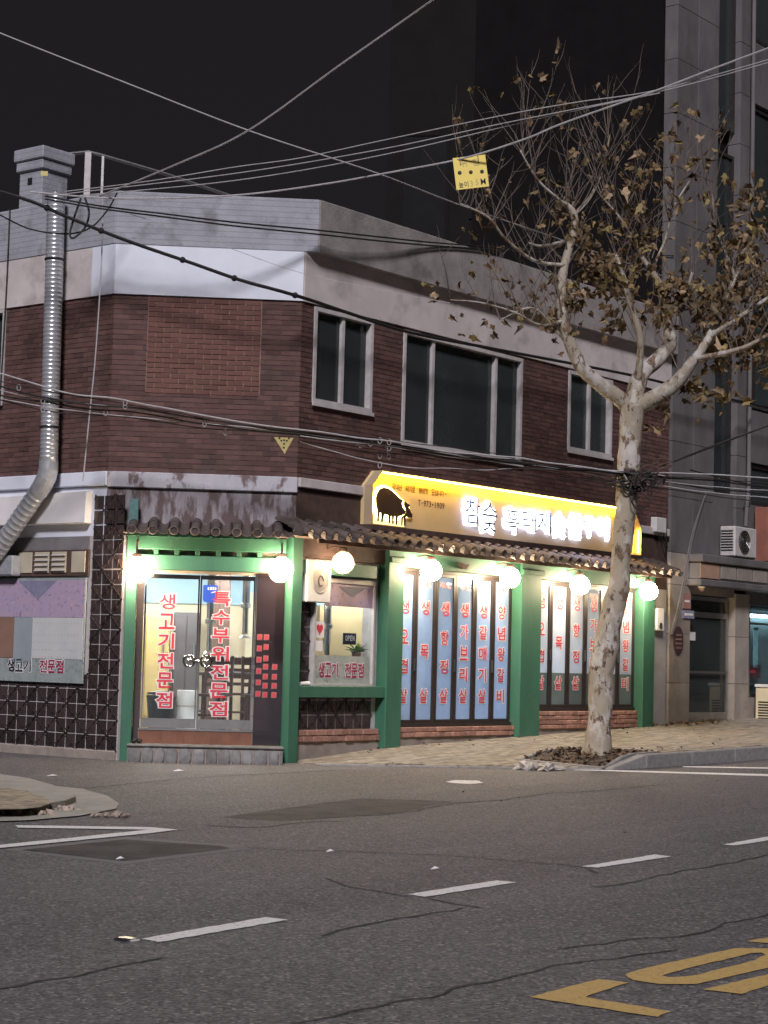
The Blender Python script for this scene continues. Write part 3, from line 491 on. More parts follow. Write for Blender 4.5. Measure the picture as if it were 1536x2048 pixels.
# ---- ground floor, side front: relief tiles round a white fascia
MB().box(-6.6, .36, .004, .2, .0, 2.95).build('tile_backing', M['grout'], B, FL)
MB().box(-6.6, .34, -.03, .2, -.3, .12).build('plinth', M['cement'], B, FL, bevel=.01)
def rtile(var):
    mb = MB(); mb.box(.008, .182, -.008, .006, .006, .184)
    for k in range(6):
        t = (k - 2.5) * .046
        a = RY((-.72 if var else .72) * (1 if k % 3 else -.35)); mb.obox(T((.094 + t * .62, -.011, .095 + (-t if var else t) * .62)) @ a, .013, .014, .075 + .025 * (k % 2))
    return mb.mesh('relief_tile', M['tile'])
rt = [rtile(0), rtile(1)]
col0 = B
for j in range(0, 17):
    for i in range(-12, 4):
        x = .355 - (4 - i) * .1965 + .0; z = .13 + j * .198
        x = -.43 + i * .1965
        if z + .19 > 3.5: continue
        if x < -.34 and z > .95: continue
        if x + .188 > .36: continue
        inst('relief_tile', rt[(i * 7 + j * 3) % 2], B, FL @ T((x, 0, z)))
MB().box(-6.6, -.3, -.012, .003, 2.4, 2.95).build('grey_panel', mat('grey_render', (.2, .19, .2), (.15, .14, .15), .8, 4), B, FL)
MB().front([(-6.6, 3.12), (-.285, 3.12), (-.268, 3.55), (-6.6, 3.45)], -.12, .02).build('blank_fascia', M['whitev'], B, FL, bevel=.008)
lv = MB(); lv.box(-1.72, -.28, -.03, .002, 2.42, 2.77); lw = lv.build('louvre_frame', M['wood'], B, FL)
for k, (a, b) in enumerate([(-1.66, -1.38), (-1.33, -1.04), (-.99, -.7), (-.6, -.33)]):
    w_ = MB().box(a, b, -.045, -.031, 2.46, 2.745).build('vent_pane', mat('cream_pane', (.52, .47, .36), (.42, .38, .3), .4, 3), lw, FL, bevel=.006)
    if k in (1, 2):
        for q in range(4): MB().obox(T(((a + b) / 2, -.05, 2.5 + q * .068)) @ RX(.5), b - a - .03, .05, .006).build('louvre_slat', M['alu'], w_, FL)
# ---- ground floor, cut corner: posts, beams, door
MB().box(-2.21, -2.07, -.2, -.02, -.2, 3.0).build('green_post', M['green'], B, FH, bevel=.006)
MB().box(-2.2, -2.08, -.19, -.03, 3.002, 3.43).build('post_top', M['teal'], B, FH, bevel=.006)
MB().box(-2.069, -.12, -.18, -.05, 2.775, 2.96).build('green_beam', M['green'], B, FH, bevel=.006)
MB().box(-2.069, -.12, -.16, -.03, 2.51, 2.705).build('green_beam', M['green'], B, FH, bevel=.006)
for k in range(7): MB().box(-1.86 + k * .272, -1.80 + k * .272, -.15, -.06, 2.706, 2.774).build('spacer_block', M['green'], B, FH, bevel=.004)
MB().box(-2.07, -.12, .0, .02, 2.47, 2.96).build('transom_panel', mat('cream_board', (.5, .42, .34), (.4, .33, .27), .7, 3), B, FH)
MB().box(-.40, -.12, -.02, .22, -.2, .22).build('plinth', M['granite'], B, FH)
MB().box(-2.069, -1.975, -.02, .1, .2, 2.5).build('door_jamb', M['granite'], B, FH)
MB().box(-.49, -.12, -.004, .012, .225, 2.505).build('side_light', M['tinted'], B, FH)
MB().box(-.5, -.12, -.05, .05, .2, .224).build('sill_strip', mat('pink_sill', (.5, .34, .42), (.42, .28, .36), .4, 6), B, FH)
MB().box(-.508, -.492, -.03, .06, .43, 2.5).build('door_jamb', M['chrome'], B, FH)
# doors
for n_, (a, b) in enumerate([(-1.965, -1.243), (-1.237, -.51)]):
    d = MB().box(a, a + .022, -.012, .03, .435, 2.455).box(b - .022, b, -.012, .03, .435, 2.455).box(a + .022, b - .022, -.012, .03, 2.40, 2.455).box(a + .022, b - .022, -.012, .03, .435, .56)
    d = d.build('glass_door', M['chrome'], B, FH)
    MB().box(a + .022, b - .022, .004, .016, .56, 2.40).build('pane', M['glass'], d, FH)
    hx = b - .11 if n_ == 0 else a + .11
    hm = MB()
    for q in range(2):
        c_ = [(hx + .075 * math.cos(t_ * math.pi / 8), -.03 - .0 * q, 1.32 + .075 * math.sin(t_ * math.pi / 8)) for t_ in range(17)]
        hm.tube(c_, .016, 6, caps=False)
    hm.ball((hx, -.04, 1.32), .04, 10, 6); hm.obox(T((hx + (.09 if n_ == 0 else -.09), -.03, 1.32)), .09, .02, .05); hm.tube([(hx + (.05 if n_ == 0 else -.05), -.03, 1.32), (hx + (.05 if n_ == 0 else -.05), .01, 1.32)], .014, 6)
    hm.build('ring_handle', M['chrome'], d, FH, smooth=True)
    txt, x, zt, zb, wd = (('생고기전문점', -1.665, 2.095, .80, .20) if n_ == 0 else ('특수부위전문점', -.95, 2.15, .70, .225))
    hgt = (zt - zb) / (len(txt) - 1) * .76
    lettering(column(txt, x, zt, zb, wd, hgt), (.066, .02), (-.001, -.004), (M['whitev'], M['red']), d, FH)
    if n_ == 1:
        MB().front([(-1.2, 2.13), (-1.17, 2.1), (-1.04, 2.1), (-1.01, 2.14), (-1.01, 2.33), (-1.2, 2.33)], -.002, .003).build('blue_sticker', mat('blue_sticker', (.03, .09, .5), (.025, .08, .45), .4, 4), d, FH)
        tag(MB().box(-1.14, -1.12, -.005, -.0025, 2.265, 2.3).box(-1.105, -1.085, -.005, -.0025, 2.265, 2.305).box(-1.075, -1.055, -.005, -.0025, 2.265, 2.305).box(-1.045, -1.028, -.005, -.0025, 2.265, 2.3).build('sticker_print', M['whitev'], d, FH), kind='stuff')
        MB().front([(-1.09, 2.235), (-1.035, 2.25), (-1.035, 2.238), (-1.095, 2.222)], -.005, -.0025).build('sticker_print', M['whitev'], d, FH)
MB().box(-1.99, -.49, -.06, .1, .405, .432).build('threshold', M['chrome'], B, FH)
for k in range(10): MB().box(-1.985 + k * .149, -1.985 + k * .149 + .146, -.05, .02, .225, .404).build('riser_tile', M['redtile'], B, FH, bevel=.002)
MB().box(-1.99, -.49, -.04, .1, .21, .40).build('riser_backing', M['cement'], B, FH)
# red characters on the side light
M['sticker'] = mat('salmon_sticker', (.42, .16, .15), (.34, .12, .12), .5, 4)
for x, zs in ((-.435, (1.66, 1.51, 1.36, 1.21, 1.06, .91)), (-.345, (1.66, 1.53, 1.38, 1.27, 1.14, 1.02, .9)), (-.225, (1.27, 1.14, 1.02, .9))):
    for z in zs: MB().front([(x - .035, z - .04), (x + .035, z - .036), (x + .037, z + .038), (x - .032, z + .04)], -.0075, -.0045).build('red_sticker', M['sticker'], B, FH); MB().front([(x - .02, z - .025), (x + .022, z - .022), (x + .02, z + .024), (x - .018, z + .022)], -.0095, -.0076).build('sticker_centre', M['red'], B, FH)
# stone step
stp = MB().box(-2.1, -.09, -.42, -.0, -.1, .2).build('stone_step', M['cement'], B, FH)
MB().box(-2.115, -.08, -.45, -.0, .2, .232).build('step_slab', M['stone'], stp, FH, bevel=.012)
x = -2.1
while x < -.12:
    w_ = random.uniform(.13, .2); w_ = min(w_, -.09 - x); pts = [(x + w_ / 2 + w_ * .49 * math.copysign(abs(math.cos(a)) ** .6, math.cos(a)) * random.uniform(.9, 1.02), .09 + .108 * math.copysign(abs(math.sin(a)) ** .6, math.sin(a)) * random.uniform(.9, 1)) for a in [k * math.pi / 5 + .3 for k in range(10)]]
    MB().front(pts, -.45, -.40).build('stone', M['stone'], stp, FH, bevel=.012, seg=2, smooth=True); x += w_ + .004
# ---- ground floor, long front
for a, b, zt in ((-.135, .075, 3.0), (1.95, 2.31, 3.0), (5.31, 5.87, 3.0), (9.03, 9.4, 2.95)): MB().box(a, b, -.09, .2, -.2, zt).build('green_post', M['green'], B, FM, bevel=.007)
for a, b in ((2.06, 2.3), (5.4, 5.8)): MB().box(a - .1, b + .1, -.13, -.092, 2.78, 2.86).build('post_bracket', M['green'], B, FM, bevel=.006)
for a, b in ((2.31, 5.31), (5.87, 9.03)): MB().box(a, b, -.05, .15, 2.735, 2.99).build('green_beam', M['green'], B, FM, bevel=.006)
MB().box(.075, 1.95, -.02, .15, 2.78, 3.0).build('brown_beam', M['wood'], B, FM, bevel=.006)
MB().box(.075, 1.7, -.07, .05, 2.53, 2.71).build('green_beam', M['green'], B, FM, bevel=.006)
MB().box(.075, 1.95, -.07, .18, .872, 1.026).build('green_rail', M['green'], B, FM, bevel=.006)
# section with poster window
PWN = (.475, 1.8, 1.03, 2.5)
walled(MB(), .075, 1.95, -.2, 2.78, .1, .25, [PWN]).build('tile_backing', M['grout'], B, FM)
for i in range(10):
    for j in range(12):
        x = .085 + i * .1965; z = .44 + j * .198
        if x + .188 > 1.95 or .70 < z < 1.02 and False: continue
        if z > 1.0 and PWN[0] - .1 < x + .09 < PWN[1] + .06: continue
        if z + .19 > 2.75: continue
        inst('relief_tile', rt[(i * 5 + j) % 2], B, FM @ T((x, .096, z)))
pwf = MB().box(.475, .51, .02, .12, 1.03, 2.5).box(1.765, 1.8, .02, .12, 1.03, 2.5).box(.51, 1.765, .02, .12, 2.44, 2.5).box(.51, 1.765, .02, .12, 1.03, 1.06).build('window', M['alu'], B, FM)
MB().box(.51, 1.765, .06, .068, 1.06, 2.44).build('pane', M['glass'], pwf, FM)
def flora(name, base, spots, dark, vm):
    m, n, l = newmat(name); p = n.new('ShaderNodeBsdfPrincipled'); o = n.new('ShaderNodeOutputMaterial'); l.new(p.outputs[0], o.inputs[0]); p.inputs['Roughness'].default_value = .45
    tc = n.new('ShaderNodeTexCoord'); co = tc.outputs['Object']
    c_ = mixc(n, l, noisef(n, l, co, 6, .4, .65, 3), base, spots); c_ = mixc(n, l, noisef(n, l, co, 17, .58, .66, 4), c_, dark); c_ = mixc(n, l, noisef(n, l, co, 23, .66, .72, 3), c_, vm); l.new(c_, p.inputs[0]); return m
M['flora'] = flora('purple_mountain_print', (.38, .31, .44), (.43, .32, .42), (.2, .15, .26), (.6, .54, .62))
M['marble'] = flora('pale_marble_print', (.40, .42, .38), (.32, .36, .34), (.22, .25, .23), (.52, .52, .48))
M['marble2'] = flora('grey_green_marble_print', (.30, .345, .345), (.25, .29, .295), (.19, .22, .22), (.4, .41, .39))
fl = MB().box(.73, 1.765, .045, .055, 2.12, 2.44).build('flower_film', M['flora'], pwf, FM)
MB().front([(1.0, 2.40), (1.62, 2.40), (1.3, 2.26)], .041, .0445).build('mountain_print', mat('blue_mountain', (.16, .16, .24), (.12, .12, .19), .5, 9), fl, FM)
mf = MB().box(.495, 1.72, .045, .056, 1.035, 1.44).build('marble_film', M['marble'], pwf, FM)
lettering(row('생고기 전문점', .6, 1.6, 1.245, .19, .12), (.07, .02), (.042, .039), (M['whitev'], M['darkred']), mf, FM)
st = MB().box(.53, .72, .05, .056, 1.68, 1.9).build('heart_notice', M['whitev'], pwf, FM)
hp = [(.625 + .006 * 16 * math.sin(t) ** 3 * .7, 1.8 + .0052 * (13 * math.cos(t) - 5 * math.cos(2 * t) - 2 * math.cos(3 * t) - math.cos(4 * t))) for t in [k * 2 * math.pi / 24 for k in range(24)]]
MB().front(hp, .046, .0495).build('heart', M['red'], st, FM)
MB().box(.54, .70, .05, .056, 1.5, 1.64).build('notice', M['whitev'], pwf, FM)
# salmon brick footing under each bay
def footing(x0, x1, z0, z1, zb, miss=()):
    MB().box(x0, x1, .03, .2, zb, z1 - .012).build('cement_footing', M['cement'], B, FM)
    n_ = max(1, round((z1 - z0) / .075)); h = (z1 - z0) / n_; k = 0
    for r in range(n_):
        x = x0 + .004 - (.07 if r % 2 else 0)
        while x < x1 - .02:
            w_ = random.uniform(.13, .21); a, b = max(x, x0 + .004), min(x + w_, x1 - .004); x += w_ + .008; k += 1
            if b - a < .03 or k in miss: continue
            o_ = MB().box(a, b, .005 - random.uniform(0, .02), .06, z0 + r * h + .004, z0 + (r + 1) * h - .004).build('brick', M['pinkbrick'], B, FM, bevel=.008)
footing(.075, 1.95, .27, .44, -.2, (12,)); footing(2.31, 5.31, .30, .45, -.2); footing(5.87, 9.03, .38, .665, -.2)
# glazed folding panels
WORDS = ['생오겹살', '생목살', '생항정살', '생가브리살', '생갈매기살', '양념왕갈비']
bubble = emis
def bay(x0, x1, z0, z1):
    MB().box(x0, x1, .05, .18, z0 - .02, z0 + .045).build('track_frame', M['blackframe'], B, FM); MB().box(x0, x1, .05, .18, z1 - .03, z1 + .03).build('track_frame', M['blackframe'], B, FM)
    w = (x1 - x0) / 6
    for i in range(6):
        a = x0 + i * w + .004; b = a + w - .008; fw = .052; za, zb = z0 + .046, z1 - .031
        f = MB().box(a, a + fw, .08, .135, za, zb).box(b - fw, b, .08, .135, za, zb).box(a + fw, b - fw, .08, .135, za, za + .05).box(a + fw, b - fw, .08, .135, zb - .05, zb).build('folding_panel', M['blackframe'], B, FM)
        if z0 < .6: MB().box(a + fw, b - fw, .1, .112, za + .05, zb - .05).build('pane', M['film'], f, FM)
        else:
            MB().box(a + fw, b - fw, .1, .112, za + .05, z0 + .60).build('pane', M['lowfilm'], f, FM); MB().box(a + fw, b - fw, .1, .112, z0 + .60, zb - .05).build('pane', M['film2'], f, FM)
        if i % 2 == 0: MB().box(b - .02, b - .004, .06, .08, z0 + .8, z0 + .98).build('pull_handle', M['steel'], f, FM)
        c = (a + b) / 2; t = WORDS[i]; top = z0 + 1.72; bot = z0 + .44
        cells = column(t, c, top, bot, .195, .2); small = row('국내산', c - .14, c + .14, z1 - .2, .085, .1)
        lettering(cells + small, (.07, .014), (.094, .091), (M['whitev'], M['red']), f, FM)
bay(2.33, 5.29, .455, 2.725); bay(5.89, 9.01, .67, 2.735)
MB().box(9.401, 9.95, .0, .25, -.2, 2.75).build('white_pier', mat('grey_white_render', (.45, .44, .45), (.36, .35, .36), .75, 3, bump=.2), B, FM)
# ---- tiled eave
def bent(r, t, L, n=8, up=1, disc=False):
    mb = MB(); vs_ = []
    for y, rr in ((0, r), (L, r * .93)):
        for R_ in (rr, rr - t):
            for k in range(n + 1):
                a = math.pi * k / n; vs_.append((-R_ * math.cos(a), y, up * R_ * math.sin(a)))
    m_ = n + 1; fs = []
    for k in range(n):
        fs += [(k, k + 1, 2 * m_ + k + 1, 2 * m_ + k), (m_ + k + 1, m_ + k, 3 * m_ + k, 3 * m_ + k + 1), (k + 1, k, m_ + k, m_ + k + 1), (2 * m_ + k, 2 * m_ + k + 1, 3 * m_ + k + 1, 3 * m_ + k)]
    mb.add(vs_, fs)
    if disc: mb.lathe([(r * 1.02, 0), (r * 1.02, .02), (r * .75, .026), (r * .72, .014), (.012, .012)], 14, T((0, -.002, 0)) @ RX(math.pi / 2))
    return mb.mesh('roof_tile', M['giwa'], smooth=False)
t_low = bent(.078, .016, .36); t_up = bent(.076, .016, .36); t_pan = bent(.085, .014, .62, up=-1); t_disc = bent(.062, .014, .36, disc=True)
def eave(F, xs, y_front, z_front, run, rise, disc):
    e = MB().front([(0, 0), (0, 0), (0, 0)], 0, 0) if False else None
    a = math.atan2(rise, run); r_ = []
    for x in xs:
        S = F @ T((x, y_front + random.uniform(-.012, .012), z_front)) @ RX(a) @ RZ(random.uniform(-.03, .03))
        r_.append((t_disc if disc else t_low, S @ T((0, 0, .03)))); r_.append((t_up, S @ T((0, .26, .038 if disc else .045)) @ (SC(.84, .7, .84) if disc else I4))) 
        r_.append((t_pan, F @ T((x + .13, y_front + .01, z_front)) @ RX(a) @ T((0, 0, .055))))
    return r_
ev = MB().plan([(-.50, -.40), (9.55, -.40), (9.55, .0), (.02, .0)], 2.992, 3.02).build('eave', M['wood'], B, FM)
MB().box(.1, 9.55, -.33, -.30, 2.93, 2.992).build('fascia_board', M['wood'], ev, FM)
for me_, S in eave(FM, [-.28 + .262 * k for k in range(38)], -.50, 2.985, .5, .17, False): inst('roof_tile', me_, ev, S)
ec = MB().box(-2.25, -.1, -.42, .08, 2.972, 2.99).build('eave', M['wood'], B, FH)
MB().box(-2.2, -.25, -.40, -.37, 2.93, 2.972).build('fascia_board', M['green'], ec, FH)
for me_, S in eave(FH, [-2.14 + .272 * k for k in range(8)], -.46, 2.985, .46, .13, True): inst('roof_tile', me_, ec, S)
hip = [FM @ Vector((-.46, -.46, 3.05)), FM @ Vector((-.3, -.28, 3.11)), FM @ Vector((-.08, -.05, 3.19)), FM @ Vector((.02, .02, 3.22))]
MB().tube(hip, [.07, .07, .07, .07], 10).build('hip_tile', M['giwa'], ec)
# warm soffit under the long eave is shown by the lamps; small grey bracket plates
for x in (3.75, 7.0): MB().front([(x - .12, 2.86), (x + .12, 2.86), (x + .04, 2.78), (x - .04, 2.78)], -.12, -.052).build('bracket_plate', M['wood'], B, FM)
# ------------------------------------------------------------------ lit sign box above the eave
S_ = thing('sign_board', 'long yellow backlit signboard with black pig above the tiled eave', 'sign', FM @ T((1.4, -.2, 3.28)))
X0, X1, Z0, Z1 = 1.38, 8.72, 3.28, 4.06
out = [(X0, Z0), (X1, Z0), (X1, 3.72), (8.47, 4.05), (1.6, 4.05), (X0, 3.83)]
M['signface'] = mat('yellow_sign_face', (.74, .56, .30), (.68, .51, .27), .55, 2)
M['signrim'] = mat('beige_sign_metal', (.46, .36, .23), (.4, .31, .2), .5, 3)
MB().front(out, -.06, .0).build('sign_panel', M['signface'], S_, FM)
def rim(a, b, t=.012):
    (x0, z0), (x1, z1) = a, b; d = Vector((x1 - x0, z1 - z0)).normalized(); n_ = Vector((-d.y, d.x)) * t
    return MB().front([(x0, z0), (x1, z1), (x1 + n_.x, z1 + n_.y), (x0 + n_.x, z0 + n_.y)], -.2, -.061)
for a, b in ((out[5], out[0]), (out[4], out[5]), (out[3], out[4]), (out[2], out[3]), (out[1], out[2])): rim(a, b).build('sign_rim', M['signrim'], S_, FM)
MB().box(X0, X1, -.2, -.0, 3.20, 3.278).build('sign_foot', M['wood'], S_, FM)
LED = emis('yellow_led', (1.0, .60, .06), 75)
MB().box(1.66, 8.4, -.165, -.15, 4.018, 4.032).build('led_strip', LED, S_, FM)
MB().front([(1.425, 3.82), (1.605, 4.0), (1.595, 4.01), (1.415, 3.83)], -.165, -.15).build('led_strip', LED, S_, FM)
MB().box(1.405, 1.417, -.165, -.15, 3.34, 3.80).build('led_strip', emis('yellow_led_soft', (1.0, .62, .09), 30), S_, FM)
MB().box(8.67, 8.685, -.165, -.15, 3.32, 3.70).build('led_strip', LED, S_, FM)
# pig: cut-out plate standing off the face, lit from behind
def pigshape(pts): return [(1.50 + x * .98, 3.29 + y * .56) for x, y in pts]
body = [(.10, .62), (.12, .78), (.18, .9), (.27, .955), (.36, .95), (.46, .90), (.56, .82), (.66, .73), (.73, .70), (.70, .62), (.72, .52), (.80, .42), (.78, .36), (.70, .30), (.62, .27), (.60, .05), (.585, .05), (.565, .27), (.525, .26), (.515, .06), (.50, .06), (.48, .26), (.45, .26), (.435, .07), (.42, .07), (.40, .27), (.30, .29), (.255, .07), (.24, .07), (.23, .31), (.19, .32), (.165, .08), (.15, .08), (.145, .36), (.12, .45)]
head = [(.765, .68), (.80, .66), (.84, .63), (.90, .60), (.87, .54), (.92, .42), (.965, .36), (.95, .28), (.87, .28), (.815, .30), (.80, .26), (.79, .05), (.775, .05), (.765, .25), (.735, .25), (.725, .05), (.712, .05), (.71, .27), (.76, .31), (.815, .40), (.80, .50), (.76, .58)]
M['pig'] = mat('brown_black_metal', (.05, .03, .022), (.04, .025, .02), .5, 5)
pig = MB().front(pigshape(body), -.105, -.09).build('pig_emblem', M['pig'], S_, FM)
MB().front(pigshape(head), -.105, -.09).build('pig_head', M['pig'], pig, FM)
MB().tube([(X, -.1, Z) for X, Z in pigshape([(.10, .66), (.07, .7), (.05, .74), (.03, .72)])], .006, 5).build('pig_tail', M['pig'], pig, FM)
M['pigglow'] = emis('warm_halo_glow', (1.0, .80, .32), 9)
def grow(poly, d):
    cx = sum(p[0] for p in poly) / len(poly); cz = sum(p[1] for p in poly) / len(poly)
    return [(p[0] + (p[0] - cx) / max(.01, math.hypot(p[0] - cx, p[1] - cz)) * d, p[1] + (p[1] - cz) / max(.01, math.hypot(p[0] - cx, p[1] - cz)) * d) for p in poly]
hb = [body[i] for i in (0, 1, 2, 3, 4, 5, 6, 7, 8, 11, 12, 13)] + [(.62, .22), (.4, .2), (.2, .22), (.11, .34)]
MB().front(grow(pigshape(hb), .04), -.075, -.062).build('halo_glow', M['pigglow'], pig, FM)  # halo on the panel drawn as an emissive sheet wider than the pig
hl = pigshape([(.10, .24), (.82, .24), (.82, .03), (.10, .03)]); MB().front(hl, -.071, -.062).build('halo_glow', emis('warm_halo_glow_low', (1.0, .78, .3), 2.2), pig, FM)  # fainter emissive sheet for the glow between the legs
MB().front(grow(pigshape([(.76, .68), (.90, .60), (.95, .33), (.80, .28), (.80, .45)]), .016), -.073, -.062).build('halo_glow', M['pigglow'], pig, FM)
M['signink'] = mat('brown_sign_ink', (.12, .045, .012), (.1, .04, .01), .5, 4)
tag(letters(row('국내산 돼지로 정성껏 모십니다.', 2.0, 3.33, 3.862, .085, .1), .016, -.064).build('slogan', M['signink'], S_, FM, recalc=False), kind='stuff')
tag(letters(row('T.973-1909', 2.62, 3.27, 3.68, .085, .22), .02, -.064).build('phone_number', M['signink'], S_, FM, recalc=False), kind='stuff')
CELL = [('참', 3.92, 3.66, .36, .34), ('숯', 4.36, 3.60, .36, .40), ('흑', 4.98, 3.60, .34, .34), ('돼', 5.42, 3.625, .40, .30), ('지', 5.86, 3.63, .36, .30), ('숯', 6.36, 3.62, .33, .34), ('불', 6.84, 3.64, .33, .34), ('구', 7.26, 3.655, .28, .28), ('이', 7.68, 3.66, .30, .32)]
M['letterface'] = mat('grey_letter_face', (.035, .045, .08), (.03, .04, .07), .6, 4)
glow = emis('white_halo_glow', (.86, .92, 1.0), 6.5); glow2 = emis('blue_led', (.32, .42, 1.0), 60)
for c in CELL:
    c = (c[0], c[1], c[2], c[3] * 1.08, c[4] * 1.1)
    h_ = letters([c], .075, -.066).build('sign_letter_halo', glow, S_, FM, recalc=False)  # halo round the letter drawn as a widened emissive outline on the panel
    g_ = letters([c], .0, -.115); nv = len(g_.v)
    letters([c], -.012, -.108).build('back_light', glow2, h_, FM, recalc=False)
    if c[1] < 6.2: g_.build('letter_face', M['letterface'], h_, FM, recalc=False)
# ------------------------------------------------------------------ globe lamps
GM = emis('warm_globe', (1.0, .78, .50), 120)
def globe(P, F, arm, label, mtl=None, r=.155, drop=.0):
    t = thing('globe_lamp', label, 'lamp', F @ T(P), 'globe lamps along the restaurant eave'); x, y, z = P
    g = MB(); g.lathe([(r * (.35 if i == 0 else max(.02, math.sin(a))) * (1 + .04 * math.cos(a)), -r * math.cos(a)) for i, a in [(i, math.pi * (i + .0) / 12) for i in range(1, 12)]], 20, T(P)); g.build('globe', mtl or GM, t, F, smooth=True)
    MB().lathe([(.05, z + r * .93), (.062, z + r * 1.02), (.06, z + r * 1.25), (.03, z + r * 1.34)], 14, T((x, y, 0))).build('cap', M['wood'], t, F)
    MB().tube([(x, y, z + r * 1.3), (x, y, arm[2]), ((x + arm[0]) / 2, (y + arm[1]) / 2, arm[2] + .02), (arm[0], arm[1], arm[2])], .014, 6).build('bracket', M['wood'], t, F)
    return t
globe((-2.07, -.34, 2.50), FH, (-2.07, -.17, 2.86), 'globe lamp at the left end of the doorway beam')
globe((-.18, -.34, 2.555), FH, (-.18, -.17, 2.86), 'globe lamp at the right end of the doorway beam')
CG = glass('clear_globe_glass', (.95, .85, .75), film=.22, fcol=(.8, .5, .35), dirt=.1)
t3 = globe((.66, -.3, 2.70), FM, (.66, -.02, 2.9), 'clear globe lamp with its tube visible beside the white wall box', CG)
MB().lathe([(.03, 2.60), (.045, 2.62), (.045, 2.75), (.03, 2.78)], 12, T((.66, -.3, 0))).build('lit_tube', emis('warm_tube', (1, .84, .62), 160), t3, FM)
for x, lb in ((2.66, 'globe lamp over the second folding panel right of the poster window'), (4.67, 'globe lamp over the last panel of the blue glazed bay'), (6.65, 'globe lamp over the glazed bay just left of the plane tree trunk'), (8.81, 'globe lamp at the far right end of the eave')):
    globe((x, -.3, 2.70 if x < 5 else 2.68), FM, (x, -.06, 2.9), lb)
# ------------------------------------------------------------------ things fixed to or standing by the restaurant
def tilted(Mx): return Mx
PO = thing('menu_poster', 'wide printed banner with calendar photo on the dark tiled side wall', 'poster', FL @ T((-1.2, 0, 1.0)))
MB().box(-3.0, -.29, -.05, -.025, .98, 2.39).build('board', M['marble2'], PO, FL, bevel=.004)
MB().box(-3.0, -.3, -.054, -.0505, 1.86, 2.36).build('mountain_print', M['flora'], PO, FL)
MB().front([(-1.62, 2.355), (-.86, 2.355), (-1.22, 2.1)], -.058, -.0545).build('mountain_peak', mat('slate_mountain', (.24, .24, .34), (.18, .18, .27), .5, 12), PO, FL)
MB().box(-2.01, -1.68, -.056, -.0505, 1.3, 1.855).build('brown_photo', mat('brown_photo', (.26, .16, .12), (.22, .135, .1), .5, 3), PO, FL)
MB().box(-1.675, -1.31, -.056, -.0505, 1.24, 1.855).build('grey_photo', mat('grey_blue_photo', (.3, .34, .38), (.27, .31, .34), .5, 3), PO, FL)
cal = MB().box(-1.305, -.31, -.056, -.0505, 1.3, 1.855).build('calendar', mat('calendar_paper', (.55, .56, .56), (.5, .51, .52), .5, 3), PO, FL)
cells = []
for blk in (-1.27, -.78):
    for r in range(5):
        for k in range(7): cells.append((str((r * 7 + k) % 9 + 1), blk + k * .062, 1.78 - (r * .1 if r else -.0) - (.06 if r else 0), .014, .022))
tag(letters(cells, 0, -.0575).build('calendar_digits', mat('grey_print', (.24, .25, .27), (.22, .23, .25), .6, 4), cal, FL, recalc=False), kind='stuff')
for txt, x, m_ in (('생고기', -1.79, 'navy'), ('전문점', -1.14, 'darkred')): lettering(row(txt, x, x + .49, 1.20, .165, .12), (.075, .02), (-.0525, -.056), (M['whitev'], M[m_]), PO, FL)
OS = thing('open_sign', 'small navy OPEN sign hung inside the poster window', 'sign', FM @ T((1.3, .08, 1.61)))
MB().box(1.165, 1.445, .07, .08, 1.6, 1.76).build('plate', M['navy'], OS, FM); lettering(row('OPEN', 1.2, 1.41, 1.69, .07, .2), (.03,), (.068,), (M['whitev'],), OS, FM, ('letter',))
WB = thing('wall_box', 'white wall box with a round crest beside the poster window', 'box', FM @ T((.4, -.1, 2.15)))
MB().box(.16, .66, -.1, .02, 2.15, 2.72).build('case', M['white'], WB, FM, bevel=.01)
MB().lathe([(.17, 0), (.17, .008), (.155, .01), (.15, .004), (.09, .004), (.085, .008), (.01, .008)], 24, FM.inverted() @ FM @ T((.43, -.1, 2.44)) @ RX(math.pi / 2)).build('round_crest', mat('grey_crest', (.42, .40, .37), (.3, .28, .26), .5, 8), WB, FM)
MB().tube([(.43 + .05 * math.cos(a), -.112, 2.44 + .07 * math.sin(a)) for a in [k * .6 for k in range(10)]], .008, 5).build('crest_ring', M['wood'], WB, FM)
# vegetables / plant pot seen over the marble film
PL = thing('potted_plant', 'small leafy green plant on the sill behind the OPEN sign', 'plant', FM @ T((1.62, .2, 1.38)))
MB().lathe([(.05, 1.38), (.07, 1.5), (.065, 1.5), (.01, 1.48)], 12, T((1.62, .2, 0))).build('pot', M['redtile'], PL, FM)
lf = MB()
for k in range(26):
    a = random.uniform(0, 6.28); e = random.uniform(.1, 1.1); Lf = random.uniform(.1, .2); S = T((1.62, .2, 1.5)) @ RZ(a) @ RY(-e)
    lf.add([S @ Vector(q) for q in ((0, 0, 0), (Lf * .5, .03, .01), (Lf, 0, -.02), (Lf * .5, -.03, .01))], [(0, 1, 2, 3)])
lf.build('leaves', mat('green_leaf', (.09, .17, .03), (.06, .12, .025), .5, 6, rand=.3, island=True), PL, FM, recalc=False)
